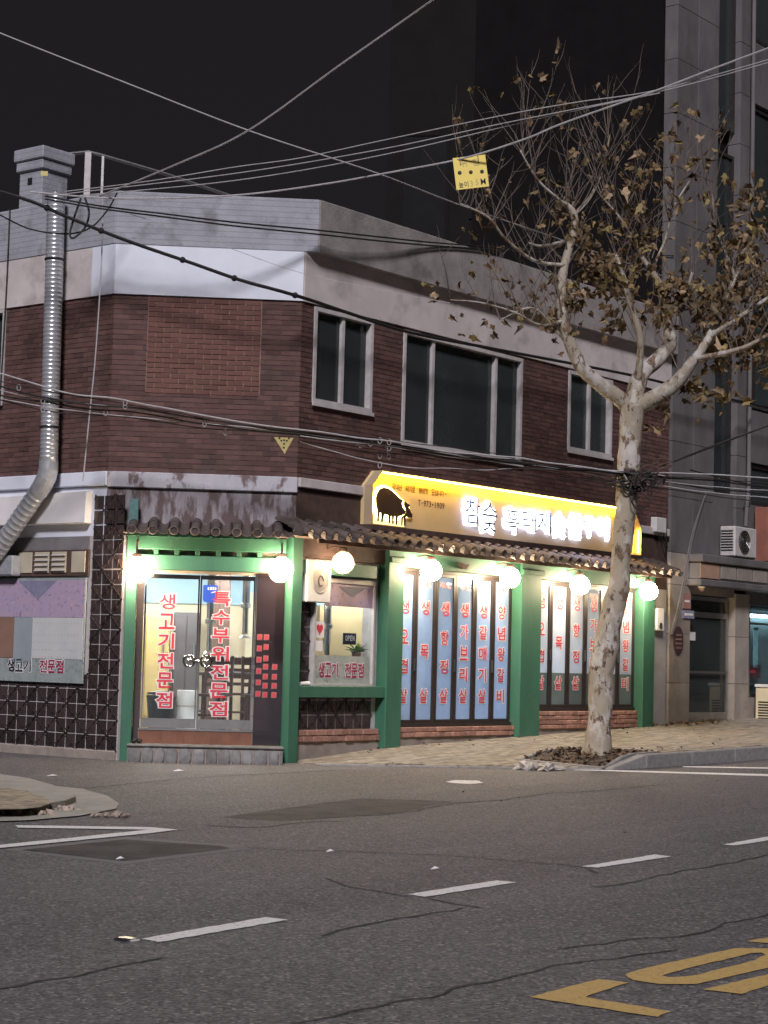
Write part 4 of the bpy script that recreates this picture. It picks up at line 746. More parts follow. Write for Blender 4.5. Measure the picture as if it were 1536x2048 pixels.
# spiral exhaust duct
DU = thing('exhaust_duct', 'galvanised spiral exhaust duct climbing the left corner of the restaurant', 'duct', FL @ T((-.9, -.25, 3)))
path = [(-.93, -.27, 7.62), (-.87, -.27, 3.95)]; pts, rr = [], []
n_ = 62
for k in range(n_ + 1):
    t = k / n_; p = Vector(path[0]).lerp(Vector(path[1]), t); 
    for dz, r_ in ((.018, .122), (.006, .122), (0, .128), (-.006, .122)):
        if 0 < k < n_ or dz <= 0: pts.append((p.x, p.y, p.z + dz)); rr.append(r_)
pts.sort(key=lambda q: -q[2]); MB().tube(pts, rr, 20).build('straight_pipe', M['galv'], DU, FL, smooth=True)
el = [(-.87, -.27, 3.95), (-.87, -.27, 3.84), (-.90, -.27, 3.74), (-.97, -.27, 3.64), (-1.06, -.27, 3.54)]
MB().tube(el, [.131, .131, .134, .131, .131], 20).build('elbow', M['galv'], DU, FL)
lo_ = []; lr = []
for k in range(24):
    t = k / 23; p = Vector((-1.05, -.27, 3.555)).lerp(Vector((-2.5, -.27, 1.98 + .1)), t); q = (Vector((-2.5, -.27, 2.08)) - Vector((-1.05, -.27, 3.555))).normalized()
    for dd, r_ in ((-.008, .122), (0, .129), (.008, .122)): lo_.append(p + q * dd); lr.append(r_)
MB().tube(lo_, lr, 20).build('sloping_pipe', M['galv'], DU, FL, smooth=True)
for z in (6.7, 4.75, 4.4): MB().lathe([(.131, z), (.136, z + .005), (.136, z + .025), (.131, z + .03)], 20, T((-.93 + .06 * (7.62 - z) / 3.67, -.27, 0))).build('strap', M['black'], DU, FL); 
MB().box(-2.3, -1.6, -.2, -.03, 2.42, 2.70).build('fan_box', M['galv'], DU, FL, bevel=.02)
# roof frame
RF = thing('roof_frame', 'thin grey steel frame standing on the roof behind the parapet', 'frame', T((-4.4, 27.5, 7)))
MB().box(-4.47, -4.38, 27.45, 27.54, 6.93, 8.64).build('post', M['alu'], RF); MB().box(-4.23, -4.195, 27.48, 27.52, 6.93, 8.6).build('post', M['steel'], RF)
MB().tube([(-4.75, 27.4, 8.58), (-4.43, 27.5, 8.65), (-4.21, 27.5, 8.6), (-3.31, 27.6, 8.38), (-2.28, 27.8, 8.1)], .025, 6).build('rail', M['steel'], RF)
# shoes on the step, meter boxes on the far pier
SH = thing('black_shoes', 'pair of black shoes left on the stone step by the door', 'shoes', FH @ T((-2.02, -.2, .232)))
for k in range(2):
    MB().ball((-2.03 + k * .07, -.24, .262), .034, 10, 6, sx=.9, sz=.8).ball((-2.03 + k * .07, -.15, .268), .034, 10, 6, sz=.95).build('shoe', M['black'], SH, FH, smooth=True)
MT = thing('meter_box', 'small cream meter box on the white pier by the last green post', 'box', FM @ T((9.55, -.02, 2)))
MB().box(9.47, 9.72, -.09, -.002, 2.03, 2.42).build('case', M['white'], MT, FM, bevel=.012); MB().lathe([(.05, 0), (.05, .01), (.01, .012)], 14, T((9.59, -.091, 2.12)) @ RX(math.pi / 2)).build('dial', M['steel'], MT, FM)
JB = thing('junction_box', 'grey junction box with looping wires near the right end of the sign', 'box', FM @ T((9.6, -.02, 3.6)))
MB().box(9.35, 9.7, -.12, -.002, 3.72, 3.98).build('case', M['white'], JB, FM, bevel=.012)
for k in range(3): MB().tube(spline([(9.45 + .08 * k, -.1, 3.72), (9.5 + .1 * k, -.14, 3.5), (9.75, -.1, 3.3 + .1 * k), (9.8, -.06, 3.9)], 5), .008, 5).build('wire', M['black'], JB, FM)
CP = thing('cup', 'white paper cup lying on the green rail under the poster window', 'cup', FM @ T((.3, -.02, 1.03)))
MB().tube([(.17, -.02, 1.055), (.33, -.03, 1.058)], [.025, .034], 10).build('body', M['whitev'], CP, FM)
# ------------------------------------------------------------------ inside of the restaurant
FP = [(-1.5, 1.95), (.02, .25), (9.7, .25), (9.7, 8.3), (-1.5, 8.3)]
fl_ = struct('interior_floor', MB().plan(FP, .36, .42), mat('beige_floor_tile', (.5, .45, .4), (.44, .4, .35), .3, 3), FM)
ce_ = struct('interior_ceiling', MB().plan([(p[0], p[1]) for p in FP], 2.78, 2.84), mat('white_ceiling', (.66, .65, .62), (.6, .59, .56), .8, 3), FM)
struct('interior_wall', MB().plan([(-1.45, 7.9), (9.7, 7.9), (9.7, 8.0), (-1.45, 8.0)], .42, 2.78), mat('pale_blue_wall', (.34, .42, .5), (.3, .37, .45), .8, 2), FM)
struct('partition_wall', MB().box(-4.2, 2.2, 4.6, 4.75, .42, 2.78), mat('cream_wall', (.64, .55, .4), (.58, .5, .36), .8, 2), FH)
PN = [('yellow_cabinet', 'tall mustard yellow cabinet inside left of the door', 'cabinet', (-2.45, -1.75, 3.6, 4.1, .42, 2.0), (.55, .42, .18)),
      ('wood_panel', 'dark brown wooden column inside behind the door gap', 'column', (-1.18, -.85, 3.4, 3.6, .42, 2.78), (.12, .07, .055)),
      ('grey_cabinet', 'tall dark grey cabinet inside behind the left door', 'cabinet', (-1.7, -1.3, 3.9, 4.3, .42, 2.05), (.13, .115, .125)),
      ('cream_door', 'cream door panel inside behind the right door leaf', 'door', (-.62, .2, 4.45, 4.58, .42, 2.4), (.6, .53, .38)),
      ('refrigerator', 'pale blue refrigerator inside at the right of the doorway', 'refrigerator', (.22, .9, 3.3, 4.0, .42, 2.2), (.34, .46, .52))]
for nm, lb, ct, b, c in PN:
    t = thing(nm, lb, ct, FH @ T(((b[0] + b[1]) / 2, b[2], b[4]))); m_ = mat(nm + '_paint', c, None, .45, 2)
    MB().box(*b).build('body', m_, t, FH, bevel=.01)
    MB().box(b[0] + .02, (b[0] + b[1]) / 2 - .005, b[2] - .018, b[2] - .001, b[4] + .06, b[5] - .04).build('door_leaf', m_, t, FH, bevel=.004); MB().box((b[0] + b[1]) / 2 + .005, b[1] - .02, b[2] - .018, b[2] - .001, b[4] + .06, b[5] - .04).build('door_leaf', m_, t, FH, bevel=.004)
    MB().box(b[1] - .09, b[1] - .07, b[2] - .05, b[2] - .018, b[4] + .9, b[4] + 1.15).build('handle', M['steel'], t, FH)
MB().box(-3.8, 1.6, 4.55, 4.597, 2.2, 2.74).build('blue_wall_band', mat('sky_blue_paint', (.34, .50, .60), (.3, .46, .56), .6, 2), fl_, FH)
def chair(x, y, rot, F, label):
    S = F @ T((x, y, .42)) @ RZ(rot); t = thing('wooden_chair', label, 'chair', S, 'chairs inside the restaurant'); m_ = M['chairwood']
    MB().box(-.21, .21, -.21, .21, .42, .455).build('seat', m_, t, S, bevel=.008)
    for sx in (-1, 1):
        MB().box(sx * .19 - .02, sx * .19 + .02, .17, .21, 0, .42).build('leg', m_, t, S); MB().box(sx * .19 - .02, sx * .19 + .02, -.21, -.17, 0, .42).build('leg', m_, t, S)
        MB().obox(T((sx * .185, -.215, .71)) @ RX(.1), .04, .035, .54).build('back_post', m_, t, S)
    for z in (.56, .66, .76): MB().box(-.165, .165, -.225, -.2, z, z + .045).build('back_slat', m_, t, S)
    MB().box(-.165, .165, -.26, -.22, .86, .97).build('top_rail', m_, t, S, bevel=.01)
    MB().box(-.17, .17, .178, .2, .15, .18).box(-.2, -.18, -.17, .17, .2, .225).box(.18, .2, -.17, .17, .2, .225).build('stretcher', m_, t, S)
def table(x, y, F, label):
    S = F @ T((x, y, .42)); t = thing('grill_table', label, 'table', S, 'tables inside the restaurant')
    MB().box(-.55, .55, -.38, .38, .70, .745).build('table_top', mat('dark_table', (.08, .05, .04), (.06, .04, .032), .3, 5), t, S, bevel=.01)
    MB().lathe([(.15, .746), (.16, .752), (.16, .758), (.13, .76), (.12, .75), (.02, .749)], 18).build('grill_ring', M['steel'], t, S)
    for sx in (-1, 1):
        for sy in (-1, 1): MB().box(sx * .48 - .025, sx * .48 + .025, sy * .32 - .025, sy * .32 + .025, 0, .70).build('leg', M['blackframe'], t, S)
chair(-1.02, 1.15, math.pi * .92, FH, 'dark wooden chair just behind the gap between the doors')
chair(-.42, 1.25, math.pi * 1.05, FH, 'dark wooden chair at the right inside the right door leaf')
chair(-.75, 2.55, .2, FH, 'dark wooden chair across the table inside the doorway')
table(-.7, 1.85, FH, 'dark grill table inside the doorway')
for x, y, l1 in ((3.4, 3.2, 'dark grill table inside behind the blue glazed bay'), (6.9, 3.2, 'dark grill table inside behind the far glazed bay')):
    table(x, y, FM, l1); chair(x - .3, y - .75, math.pi, FM, l1.replace('dark grill table', 'dark wooden chair at the near side of the table')); chair(x + .3, y + .75, 0, FM, l1.replace('dark grill table', 'dark wooden chair at the far side of the table'))
BAG = thing('black_bin', 'squat black bin inside at the foot of the left door', 'bin', FH @ T((-1.75, .5, .42))); MB().lathe([(.16, .42), (.2, .82), (.21, .83), (.2, .85), (.02, .86)], 14, T((-1.72, .55, 0))).build('body', M['black'], BAG, FH); MB().lathe([(.2, .861), (.19, .89), (.02, .91)], 14, T((-1.72, .55, 0))).build('lid', M['blackframe'], BAG, FH)
WBX = thing('white_carton', 'white carton on the floor inside behind the left door', 'carton', FH @ T((-1.38, .8, .42))); MB().box(-1.52, -1.24, .7, 1.0, .42, .92).build('box', M['whitev'], WBX, FH, bevel=.006); MB().box(-1.52, -1.24, .696, .7, .7, .72).build('tape', M['beige'], WBX, FH)
def hood(x, y, z, F, lb):
    t = thing('extractor_pipe', lb, 'extractor', F @ T((x, y, z)), 'extractor pipes hanging over the tables')
    MB().tube([(x, y, 2.78), (x, y, z + .38)], .055, 14).build('upper_tube', M['chrome'], t, F, smooth=False); MB().tube([(x, y, z + .42), (x, y, z)], .04, 14).build('lower_tube', M['chrome'], t, F)
    MB().lathe([(.06, z - .02), (.085, z - .05), (.08, z - .06), (.03, z - .04)], 14, T((x, y, 0))).build('nozzle', M['steel'], t, F); MB().lathe([(.066, z + .37), (.072, z + .38), (.072, z + .43), (.066, z + .44)], 14, T((x, y, 0))).build('collar', M['steel'], t, F)
hood(-1.12, 1.9, 1.48, FH, 'chrome extractor pipe seen through the middle of the doors'); hood(-.62, 1.9, 1.72, FH, 'chrome extractor pipe seen through the right edge of the right door')
hood(1.33, .5, 1.45, FM, 'chrome extractor pipe seen through the poster window'); hood(3.4, 3.2, 1.6, FM, 'chrome extractor pipe behind the blue glazed bay'); hood(6.9, 3.2, 1.6, FM, 'chrome extractor pipe behind the far glazed bay')
DV = thing('cream_divider', 'cream room divider board behind the poster window', 'board', FM @ T((2.0, .75, .42))); MB().box(1.42, 2.75, .72, .78, .42, 2.15).build('board', mat('warm_cream', (.62, .47, .26), (.56, .42, .23), .6, 2), DV, FM); MB().box(1.5, 1.66, .706, .719, 1.62, 1.9).build('switch_panel', M['parapet2'], DV, FM, bevel=.004)
TUB2 = emis('dimmer_white_tube', (.85, .93, 1.0), 120)
TUB = emis('white_tube', (1.0, .95, .9), 290)
for F, x, y, r, lb in ((FH, -.8, 2.6, 0, 'ceiling tube light inside above the doorway tables'), (FH, -2.3, 3.0, 0, 'ceiling tube light inside at the left of the doorway'), (FM, 1.9, .5, 0, 'ceiling tube light inside behind the poster window'), (FM, 3.8, 2.4, 0, 'ceiling tube light inside the blue glazed bay, near the glass'), (FM, 3.8, 5.6, 0, 'ceiling tube light deep inside the blue glazed bay'), (FM, 7.4, 2.4, 0, 'ceiling tube light inside the far glazed bay, near the glass'), (FM, 7.4, 5.6, 0, 'ceiling tube light deep inside the far glazed bay')):
    t = thing('tube_light', lb, 'light', F @ T((x, y, 2.7)), 'ceiling tube lights inside the restaurant'); MB().box(x - .62, x + .62, y - .09, y + .09, 2.735, 2.78).build('housing', M['white'], t, F)
    for s in (-.045, .045): MB().tube([(x - .6, y + s, 2.715), (x + .6, y + s, 2.715)], .016, 8).build('tube', TUB if x < 3 else TUB2, t, F)
# ------------------------------------------------------------------ neighbouring stone-faced block
NBD = thing('neighbour_building', 'tall grey stone-clad block right of the restaurant with recessed glass door', 'building', FM @ T((10, 0, .4)))
M['clad'] = mat('grey_stone_cladding', (.15, .138, .14), (.108, .10, .103), .7, 2.2, bump=.12, bscale=40, c3=(.08, .075, .076), scale3=1.4, lo3=.55, hi3=.78, stretch=(1, 1, .5), rand=.1)
M['cladlow'] = mat('beige_stone_cladding', (.33, .29, .255), (.26, .23, .205), .6, 3, bump=.1, c3=(.16, .14, .125), scale3=2, lo3=.55, hi3=.8, rand=.1)
M['shadewall'] = mat('shade_toned_side_wall', (.0125, .0112, .012), (.0095, .0088, .0092), .9, 1.5, spec=.03)  # near-black colour stands in for street light not reaching this wall
M['shadewall2'] = mat('shade_toned_tower_wall', (.0165, .0148, .0155), (.0135, .0122, .0128), .9, 1.0, spec=.03)  # shade put into the colour so the tower stays dark under the sun
M['salmon'] = mat('salmon_stone', (.42, .27, .19), (.36, .23, .16), .6, 4)
FMN = FM
MB().box(10.0, 22, .25, 4.4, -.3, 24).build('core', M['shadewall'], NBD, FM)
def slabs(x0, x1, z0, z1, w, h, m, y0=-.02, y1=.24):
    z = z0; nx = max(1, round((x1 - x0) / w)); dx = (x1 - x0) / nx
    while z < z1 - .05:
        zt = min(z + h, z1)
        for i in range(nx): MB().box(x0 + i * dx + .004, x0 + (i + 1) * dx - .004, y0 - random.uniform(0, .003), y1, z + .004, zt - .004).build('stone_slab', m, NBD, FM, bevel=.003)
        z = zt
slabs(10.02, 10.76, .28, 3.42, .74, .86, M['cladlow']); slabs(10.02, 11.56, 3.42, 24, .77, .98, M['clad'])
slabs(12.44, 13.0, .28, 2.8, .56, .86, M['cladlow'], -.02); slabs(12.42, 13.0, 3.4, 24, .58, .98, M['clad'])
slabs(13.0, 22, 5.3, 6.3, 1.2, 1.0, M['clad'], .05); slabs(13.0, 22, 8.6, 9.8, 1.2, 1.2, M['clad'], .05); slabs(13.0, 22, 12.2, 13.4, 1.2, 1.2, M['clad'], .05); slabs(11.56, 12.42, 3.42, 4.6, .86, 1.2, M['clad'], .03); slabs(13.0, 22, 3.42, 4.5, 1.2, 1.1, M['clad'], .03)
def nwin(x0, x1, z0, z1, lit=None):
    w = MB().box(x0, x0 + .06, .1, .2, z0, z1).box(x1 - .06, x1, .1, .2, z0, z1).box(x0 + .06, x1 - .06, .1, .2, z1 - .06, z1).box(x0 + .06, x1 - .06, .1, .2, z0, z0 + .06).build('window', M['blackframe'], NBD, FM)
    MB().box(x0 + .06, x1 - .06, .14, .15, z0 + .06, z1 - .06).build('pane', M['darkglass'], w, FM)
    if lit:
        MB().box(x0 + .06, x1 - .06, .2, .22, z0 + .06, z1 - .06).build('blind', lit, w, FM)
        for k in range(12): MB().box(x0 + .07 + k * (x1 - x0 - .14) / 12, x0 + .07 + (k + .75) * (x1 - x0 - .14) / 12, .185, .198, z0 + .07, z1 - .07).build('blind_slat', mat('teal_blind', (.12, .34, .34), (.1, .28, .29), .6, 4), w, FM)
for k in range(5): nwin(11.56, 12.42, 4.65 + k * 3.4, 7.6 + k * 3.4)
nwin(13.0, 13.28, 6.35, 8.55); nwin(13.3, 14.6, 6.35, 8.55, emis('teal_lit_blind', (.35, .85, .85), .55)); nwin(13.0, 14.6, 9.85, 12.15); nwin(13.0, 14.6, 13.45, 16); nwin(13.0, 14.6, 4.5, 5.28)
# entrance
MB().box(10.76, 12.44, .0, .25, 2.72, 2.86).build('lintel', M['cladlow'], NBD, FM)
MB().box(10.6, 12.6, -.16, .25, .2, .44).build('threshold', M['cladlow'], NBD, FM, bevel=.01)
MB().box(10.77, 12.43, .6, .66, .44, 2.72).build('lobby_wall', M['shadewall2'], NBD, FM)
d = MB().box(10.78, 10.85, .1, .17, .45, 2.7).box(12.34, 12.41, .1, .17, .45, 2.7).box(10.85, 12.34, .1, .17, 2.32, 2.42).box(10.85, 12.34, .1, .17, 2.63, 2.7).box(10.85, 12.34, .1, .17, .45, .62).build('glass_door', M['steel'], NBD, FM)
MB().box(10.85, 12.34, .13, .14, .62, 2.32).build('pane', M['darkglass'], d, FM); MB().box(10.85, 12.34, .13, .14, 2.42, 2.63).build('pane', M['darkglass'], d, FM)
MB().box(10.86, 12.33, .05, .08, 1.32, 1.36).build('push_bar', M['steel'], d, FM); MB().box(11.0, 11.2, .115, .125, 1.9, 2.05).build('notice', M['whitev'], d, FM)
# cornice with panels
co_ = MB().box(10.62, 22, -.32, .03, 3.28, 3.42).box(10.66, 22, -.26, .03, 2.98, 3.28).box(10.62, 22, -.3, .03, 2.86, 2.98).build('cornice', M['clad'], NBD, FM, bevel=.015)
MB().box(10.64, 11.35, -.275, -.262, 3.0, 3.26).build('stone_panel', M['salmon'], co_, FM, bevel=.004)
for k in range(9): MB().box(11.4 + k * .62, 11.98 + k * .62, -.275, -.262, 3.02, 3.25).build('stone_panel', M['cladlow'], co_, FM, bevel=.004)
# lit shop next door
MB().box(13.0, 22, .05, .25, 2.62, 2.86).build('lintel', M['clad'], NBD, FM)
sh = MB().box(13.002, 13.06, -.01, .07, .9, 2.62).box(13.06, 18, -.01, .07, .9, .96).box(13.06, 18, -.01, .07, 2.25, 2.29).build('shop_window', M['steel'], NBD, FM)
MB().box(13.06, 18, .03, .037, .96, 2.25).build('pane', M['glass'], sh, FM); MB().box(13.06, 18, .03, .037, 2.29, 2.62).build('pane', M['glass'], sh, FM)
MB().box(13.0, 18, -.005, .24, .2, .9).build('sill_wall', M['cladlow'], NBD, FM)
MB().box(13.0, 18, .246, .249, .9, 2.62).build('shop_interior', mat('dim_shop_wall', (.12, .16, .16), (.07, .09, .09), .6, 1.5), NBD, FM)
STL = thing('shop_tube_light', 'bright bluish tube light in the shop window at right edge', 'light', FM @ T((14, .12, 2.4)))
MB().tube([(13.08, .1, 2.42), (15.5, .1, 2.42)], .025, 8).build('tube', emis('cold_tube', (.62, .88, 1.0), 24), STL, FM); MB().box(13.08, 15.5, .07, .15, 2.45, 2.5).build('housing', M['white'], STL, FM)
PST = thing('shop_poster', 'pale blue vertical poster hanging in the lit shop window', 'poster', FM @ T((13.45, .08, 1.8))); MB().box(13.32, 13.5, .05, .06, 1.45, 2.18).build('sheet', mat('pale_cyan_paper', (.35, .6, .62), (.2, .4, .45), .6, 14), PST, FM); MB().box(13.32, 13.5, .04, .049, 2.16, 2.2).build('rod', M['steel'], PST, FM)
PRD = thing('shop_display', 'dark red display box low in the lit shop window', 'display', FM @ T((13.4, .05, 1.3))); MB().box(13.12, 13.62, .05, .095, 1.25, 1.5).build('box', mat('maroon_card', (.1, .02, .025), (.08, .018, .02), .5, 4), PRD, FM); MB().box(13.17, 13.4, .044, .049, 1.35, 1.4).build('stripe', M['red'], PRD, FM)
# air conditioner on the cornice
AC = thing('air_conditioner', 'cream outdoor air conditioner unit sitting on the stone cornice', 'air conditioner', FM @ T((12.2, -.2, 3.43)))
MB().box(11.85, 12.7, -.31, .0, 3.45, 4.0).build('case', M['alu'], AC, FM, bevel=.02)
for k in range(8): MB().box(11.842, 11.852, -.27, -.03, 3.55 + k * .05, 3.575 + k * .05).build('side_slot', M['black'], AC, FM)
MB().lathe([(.21, 0), (.21, .014), (.19, .016), (.02, .016)], 24, T((12.2, -.311, 3.73)) @ RX(math.pi / 2)).build('fan_grille', M['blackframe'], AC, FM)
for r_ in (.06, .11, .16, .205): MB().tube([(12.2 + r_ * math.cos(a), -.332, 3.73 + r_ * math.sin(a)) for a in [k * math.pi / 10 for k in range(21)]], .006, 5, caps=False).build('grille_ring', M['steel'], AC, FM)
for x in (11.95, 12.6): MB().box(x - .04, x + .04, -.3, .0, 3.422, 3.449).build('foot', M['black'], AC, FM)
# oval plaque, camera, downpipe, small signs
PQ = thing('oval_plaque', 'brown oval plaque on the stone pier left of the glass door', 'plaque', FM @ T((10.3, -.04, 1.65)))
MB().lathe([(.0985, 0), (.1, .012), (.09, .018), (.01, .018)], 28, T((10.32, -.026, 1.88)) @ SC(1.75, 1, 2.5) @ RX(math.pi / 2)).build('plate', mat('brown_plaque', (.085, .045, .05), (.065, .035, .04), .45, 8), PQ, FM)
for k in range(4): MB().box(10.2 + .02 * abs(k - 1.5), 10.44 - .02 * abs(k - 1.5), -.05, -.0445, 1.74 + k * .075, 1.765 + k * .075).build('inscription_bar', mat('dull_gold', (.3, .2, .17), (.24, .16, .14), .5, 5), PQ, FM)
SG = thing('address_plate', 'small blue address plate beside the neighbour door', 'sign', FM @ T((10.65, -.04, 2.3))); MB().box(10.45, 10.85, -.05, -.03, 2.28, 2.42).build('plate', mat('lilac_plate', (.26, .26, .4), (.22, .22, .35), .5, 6), SG, FM); MB().box(10.5, 10.8, -.055, -.051, 2.33, 2.37).build('print', M['whitev'], SG, FM)
SG2 = thing('notice_plate', 'small reddish notice above the blue address plate', 'sign', FM @ T((10.6, -.04, 2.5))); MB().box(10.45, 10.72, -.05, -.03, 2.45, 2.72).build('plate', mat('faded_red_plate', (.36, .2, .17), (.3, .17, .15), .5, 6), SG2, FM); MB().box(10.5, 10.67, -.055, -.051, 2.56, 2.6).build('print', M['whitev'], SG2, FM)
SC2 = thing('security_camera', 'small round security camera under the stone cornice', 'camera', FM @ T((10.95, -.12, 2.86))); MB().lathe([(.07, 2.83), (.07, 2.859), (.02, 2.86)], 14, T((10.95, -.14, 0))).build('base', M['white'], SC2, FM); MB().ball((10.95, -.14, 2.82), .055, 12, 8).build('dome', M['salmon'], SC2, FM, smooth=True)
DP = thing('downpipe', 'thin white downpipe on the upper front of the neighbour block', 'pipe', FM @ T((12.95, -.1, 4.4))); MB().tube([(12.62, -.12, 4.05), (12.66, -.12, 4.4), (12.72, -.12, 4.8), (12.74, -.12, 24)], .04, 10).build('pipe', M['clad'], DP, FM); MB().lathe([(.055, 4.42), (.055, 4.5), (.05, 4.5)], 12, T((12.67, -.12, 0))).build('collar', M['steel'], DP, FM)
CD = thing('conduit', 'twin grey conduit pipes slanting down the stone pier', 'pipe', FM @ T((10.3, -.05, 3)))
for k in range(2): MB().tube(spline([(11.2, -.06, 4.55), (10.75 + .05 * k, -.06, 3.85), (10.55 + .06 * k, -.06, 3.35), (10.3 + .06 * k, -.06, 2.6), (10.0 + .05 * k, -.06, 1.98)], 6), .013, 8).build('tube', M['clad'], CD, FM)
FZ = thing('freezer', 'cream chest freezer with side vent at the right edge', 'freezer', FM @ T((14, -.4, .42)))
MB().box(13.15, 14.6, -.62, -.08, .40, 1.08).build('body', mat('cream_enamel', (.6, .54, .38), (.54, .48, .34), .4, 3), FZ, FM, bevel=.02); MB().box(13.13, 14.62, -.64, -.07, 1.082, 1.14).build('lid', M['white'], FZ, FM, bevel=.012)
for k in range(7): MB().box(13.142, 13.152, -.55, -.15, .5 + k * .05, .525 + k * .05).build('vent_slot', M['black'], FZ, FM)
RBX = thing('reddish_signbox', 'reddish unlit sign box above the shop at right edge', 'sign', FM @ T((13.7, -.2, 3.45))); MB().box(13.15, 14.6, -.3, -.03, 3.43, 4.45).build('box', mat('faded_red_sign', (.33, .13, .09), (.24, .1, .075), .5, 2), RBX, FM, bevel=.01); MB().box(13.5, 14.5, -.306, -.301, 3.5, 3.75).build('strip', mat('cream_strip', (.6, .48, .25), (.5, .4, .2), .5, 3), RBX, FM)
# ------------------------------------------------------------------ dark blocks behind
def tower(name, label, cx, cy, w, dpt, h, rot, wins, m_):
    S = T((cx, cy, 0)) @ RZ(rot); t = thing(name, label, 'building', S)
    MB().box(-w / 2, w / 2, 0, dpt, 0, h).build('wall', m_, t, S)
    for (a, b, z0, z1) in wins:
        wf = MB().box(a, a + .12, -.06, .0, z0, z1).box(b - .12, b, -.06, .0, z0, z1).box(a + .12, b - .12, -.06, .0, z1 - .12, z1).box(a + .12, b - .12, -.06, .0, z0, z0 + .12).build('window', M['shadewall2'], t, S)
        MB().box(a + .12, b - .12, -.03, -.005, z0 + .12, z1 - .12).build('pane', mat('black_pane', (.012, .012, .013), (.009, .009, .01), .5, 2, spec=.05), wf, S)
    return t, S
t1, S1 = tower('apartment_block', 'dim apartment block in the dark behind the restaurant roof', 2.1, 60, 4.6, 10, 24.5, -.12, [(-1.9, -.3, 14.6, 18.2), (-1.7, -.4, 9, 12), (.35, 1.75, 15.4, 19.2), (.3, 1.7, 9.5, 12.5)], M['shadewall2'])
MB().box(-2.5, 2.4, -.4, -.002, 13.9, 14.3).build('balcony', M['shadewall2'], t1, S1)
# ------------------------------------------------------------------ plane tree by the kerb
TX, TY = TREE0; TZ = sz(*uv(TX, TY))
TR = thing('plane_tree', 'mottled plane tree with dry brown leaves in front of the restaurant', 'tree', T((TX, TY, TZ)))
def bark():
    m, n, l = newmat('mottled_plane_bark'); p = n.new('ShaderNodeBsdfPrincipled'); o = n.new('ShaderNodeOutputMaterial'); l.new(p.outputs[0], o.inputs[0]); p.inputs['Roughness'].default_value = .8
    tc = n.new('ShaderNodeTexCoord'); mp = n.new('ShaderNodeMapping'); mp.inputs['Scale'].default_value = (1, 1, .6); l.new(tc.outputs['Object'], mp.inputs[0]); co = mp.outputs[0]
    c = mixc(n, l, noisef(n, l, co, 3.2, .42, .5, 6, .65), (.44, .41, .385), (.31, .27, .21)); c = mixc(n, l, noisef(n, l, co, 6.5, .53, .57, 7, .7), c, (.15, .10, .065)); c = mixc(n, l, noisef(n, l, co, 13, .60, .64, 6, .7), c, (.065, .045, .034)); c = mixc(n, l, noisef(n, l, co, 4.1, .62, .66, 5), c, (.44, .42, .37))
    l.new(c, p.inputs[0]); t = n.new('ShaderNodeTexNoise'); t.inputs['Scale'].default_value = 12; t.inputs['Detail'].default_value = 8; l.new(co, t.inputs[0]); b = n.new('ShaderNodeBump'); b.inputs['Strength'].default_value = .6; b.inputs['Distance'].default_value = .03; l.new(t.outputs[0], b.inputs['Height']); l.new(b.outputs[0], p.inputs['Normal']); return m
M['bark'] = bark()
def limb(pts, n=12, sub=4, lump=.05):
    P = spline([p[:3] for p in pts], sub); R_ = []
    for i in range(len(pts) - 1): R_ += [lerp(pts[i][3], pts[i + 1][3], k / sub) for k in range(sub)]
    R_.append(pts[-1][3]); mb = MB(); mb.tube(P, R_, n)
    if lump:
        for i, v in enumerate(mb.v):
            c = P[i // n]; q = Vector(v); d = q - c; k = 1 + lump * 2.2 * noise.noise(q * 3.1) + lump * noise.noise(q * 9); mb.v[i] = tuple(c + d * k)
    return mb, P, R_
tm, _, _ = limb(TRUNK, 22, 5, .07); tr_o = tm.build('trunk', M['bark'], TR, smooth=True, recalc=False)
LP = []
for i, L in enumerate(LIMB):
    mb, P, R_ = limb(L, 10 if L[0][3] > .06 else 7, 5, .06 if L[0][3] > .06 else 0); mb.build('branch', M['bark'], TR, smooth=True, recalc=False); LP.append((P, R_))
twig = MB(); tips = []
random.seed(5)
def shoot(p, d, L, r, depth=0):
    pts = [p]; k = 6; q = Vector(p)
    for s in range(k):
        d = (d + Vector((random.gauss(0, .10), random.gauss(0, .10), random.gauss(.07, .06)))).normalized(); q = q + d * (L / k); pts.append(q.copy())
        if depth == 0 and s in (2, 3, 4) and random.random() < .6: shoot(q.copy(), (d + Vector((random.gauss(0, .7), random.gauss(0, .6), random.gauss(.1, .35)))).normalized(), L * random.uniform(.3, .55), r * .55, 1)
    twig.tube(pts, [r * (1 - .8 * s / k) for s in range(k + 1)], 4, caps=False); tips.append(pts[-1]); tips.append(pts[-3])
for i, (P, R_) in enumerate(LP):
    for j in range(len(P)):
        if R_[j] > .10 or j < 4: continue
        prob = .55 if R_[j] < .05 else .28
        if random.random() < prob:
            for q in range(random.choice((1, 1, 2))):
                az = random.uniform(0, 6.28); d = Vector((math.cos(az) * .55, math.sin(az) * .5, random.uniform(.5, 1.1))).normalized(); shoot(P[j], d, random.uniform(.5, 1.35) * (1.15 if i in (10, 11, 12, 16) else .85), random.uniform(.006, .011))
for i in (0, 1, 10, 11, 12, 13, 16, 8):
    P, R_ = LP[i]
    for q in range(7):
        j = random.randint(len(P) - 8, len(P) - 1); shoot(P[j], Vector((random.gauss(0, .35), random.gauss(0, .3), 1)).normalized(), random.uniform(.8, 1.5), .009)
tag(twig.build('twigs', mat('twig_bark', (.17, .135, .115), (.12, .095, .08), .8, 9), TR, recalc=False), kind='stuff')
def leafshape():
    out = [(0, 0)]; 
    for a, r_ in ((-2.1, .4), (-1.5, .66), (-1.15, .55), (-.8, .84), (-.4, .66), (0, 1.0), (.4, .62), (.85, .86), (1.2, .52), (1.5, .62), (2.1, .4)): out.append((math.sin(a) * r_, math.cos(a) * r_))
    return out
LS = leafshape()
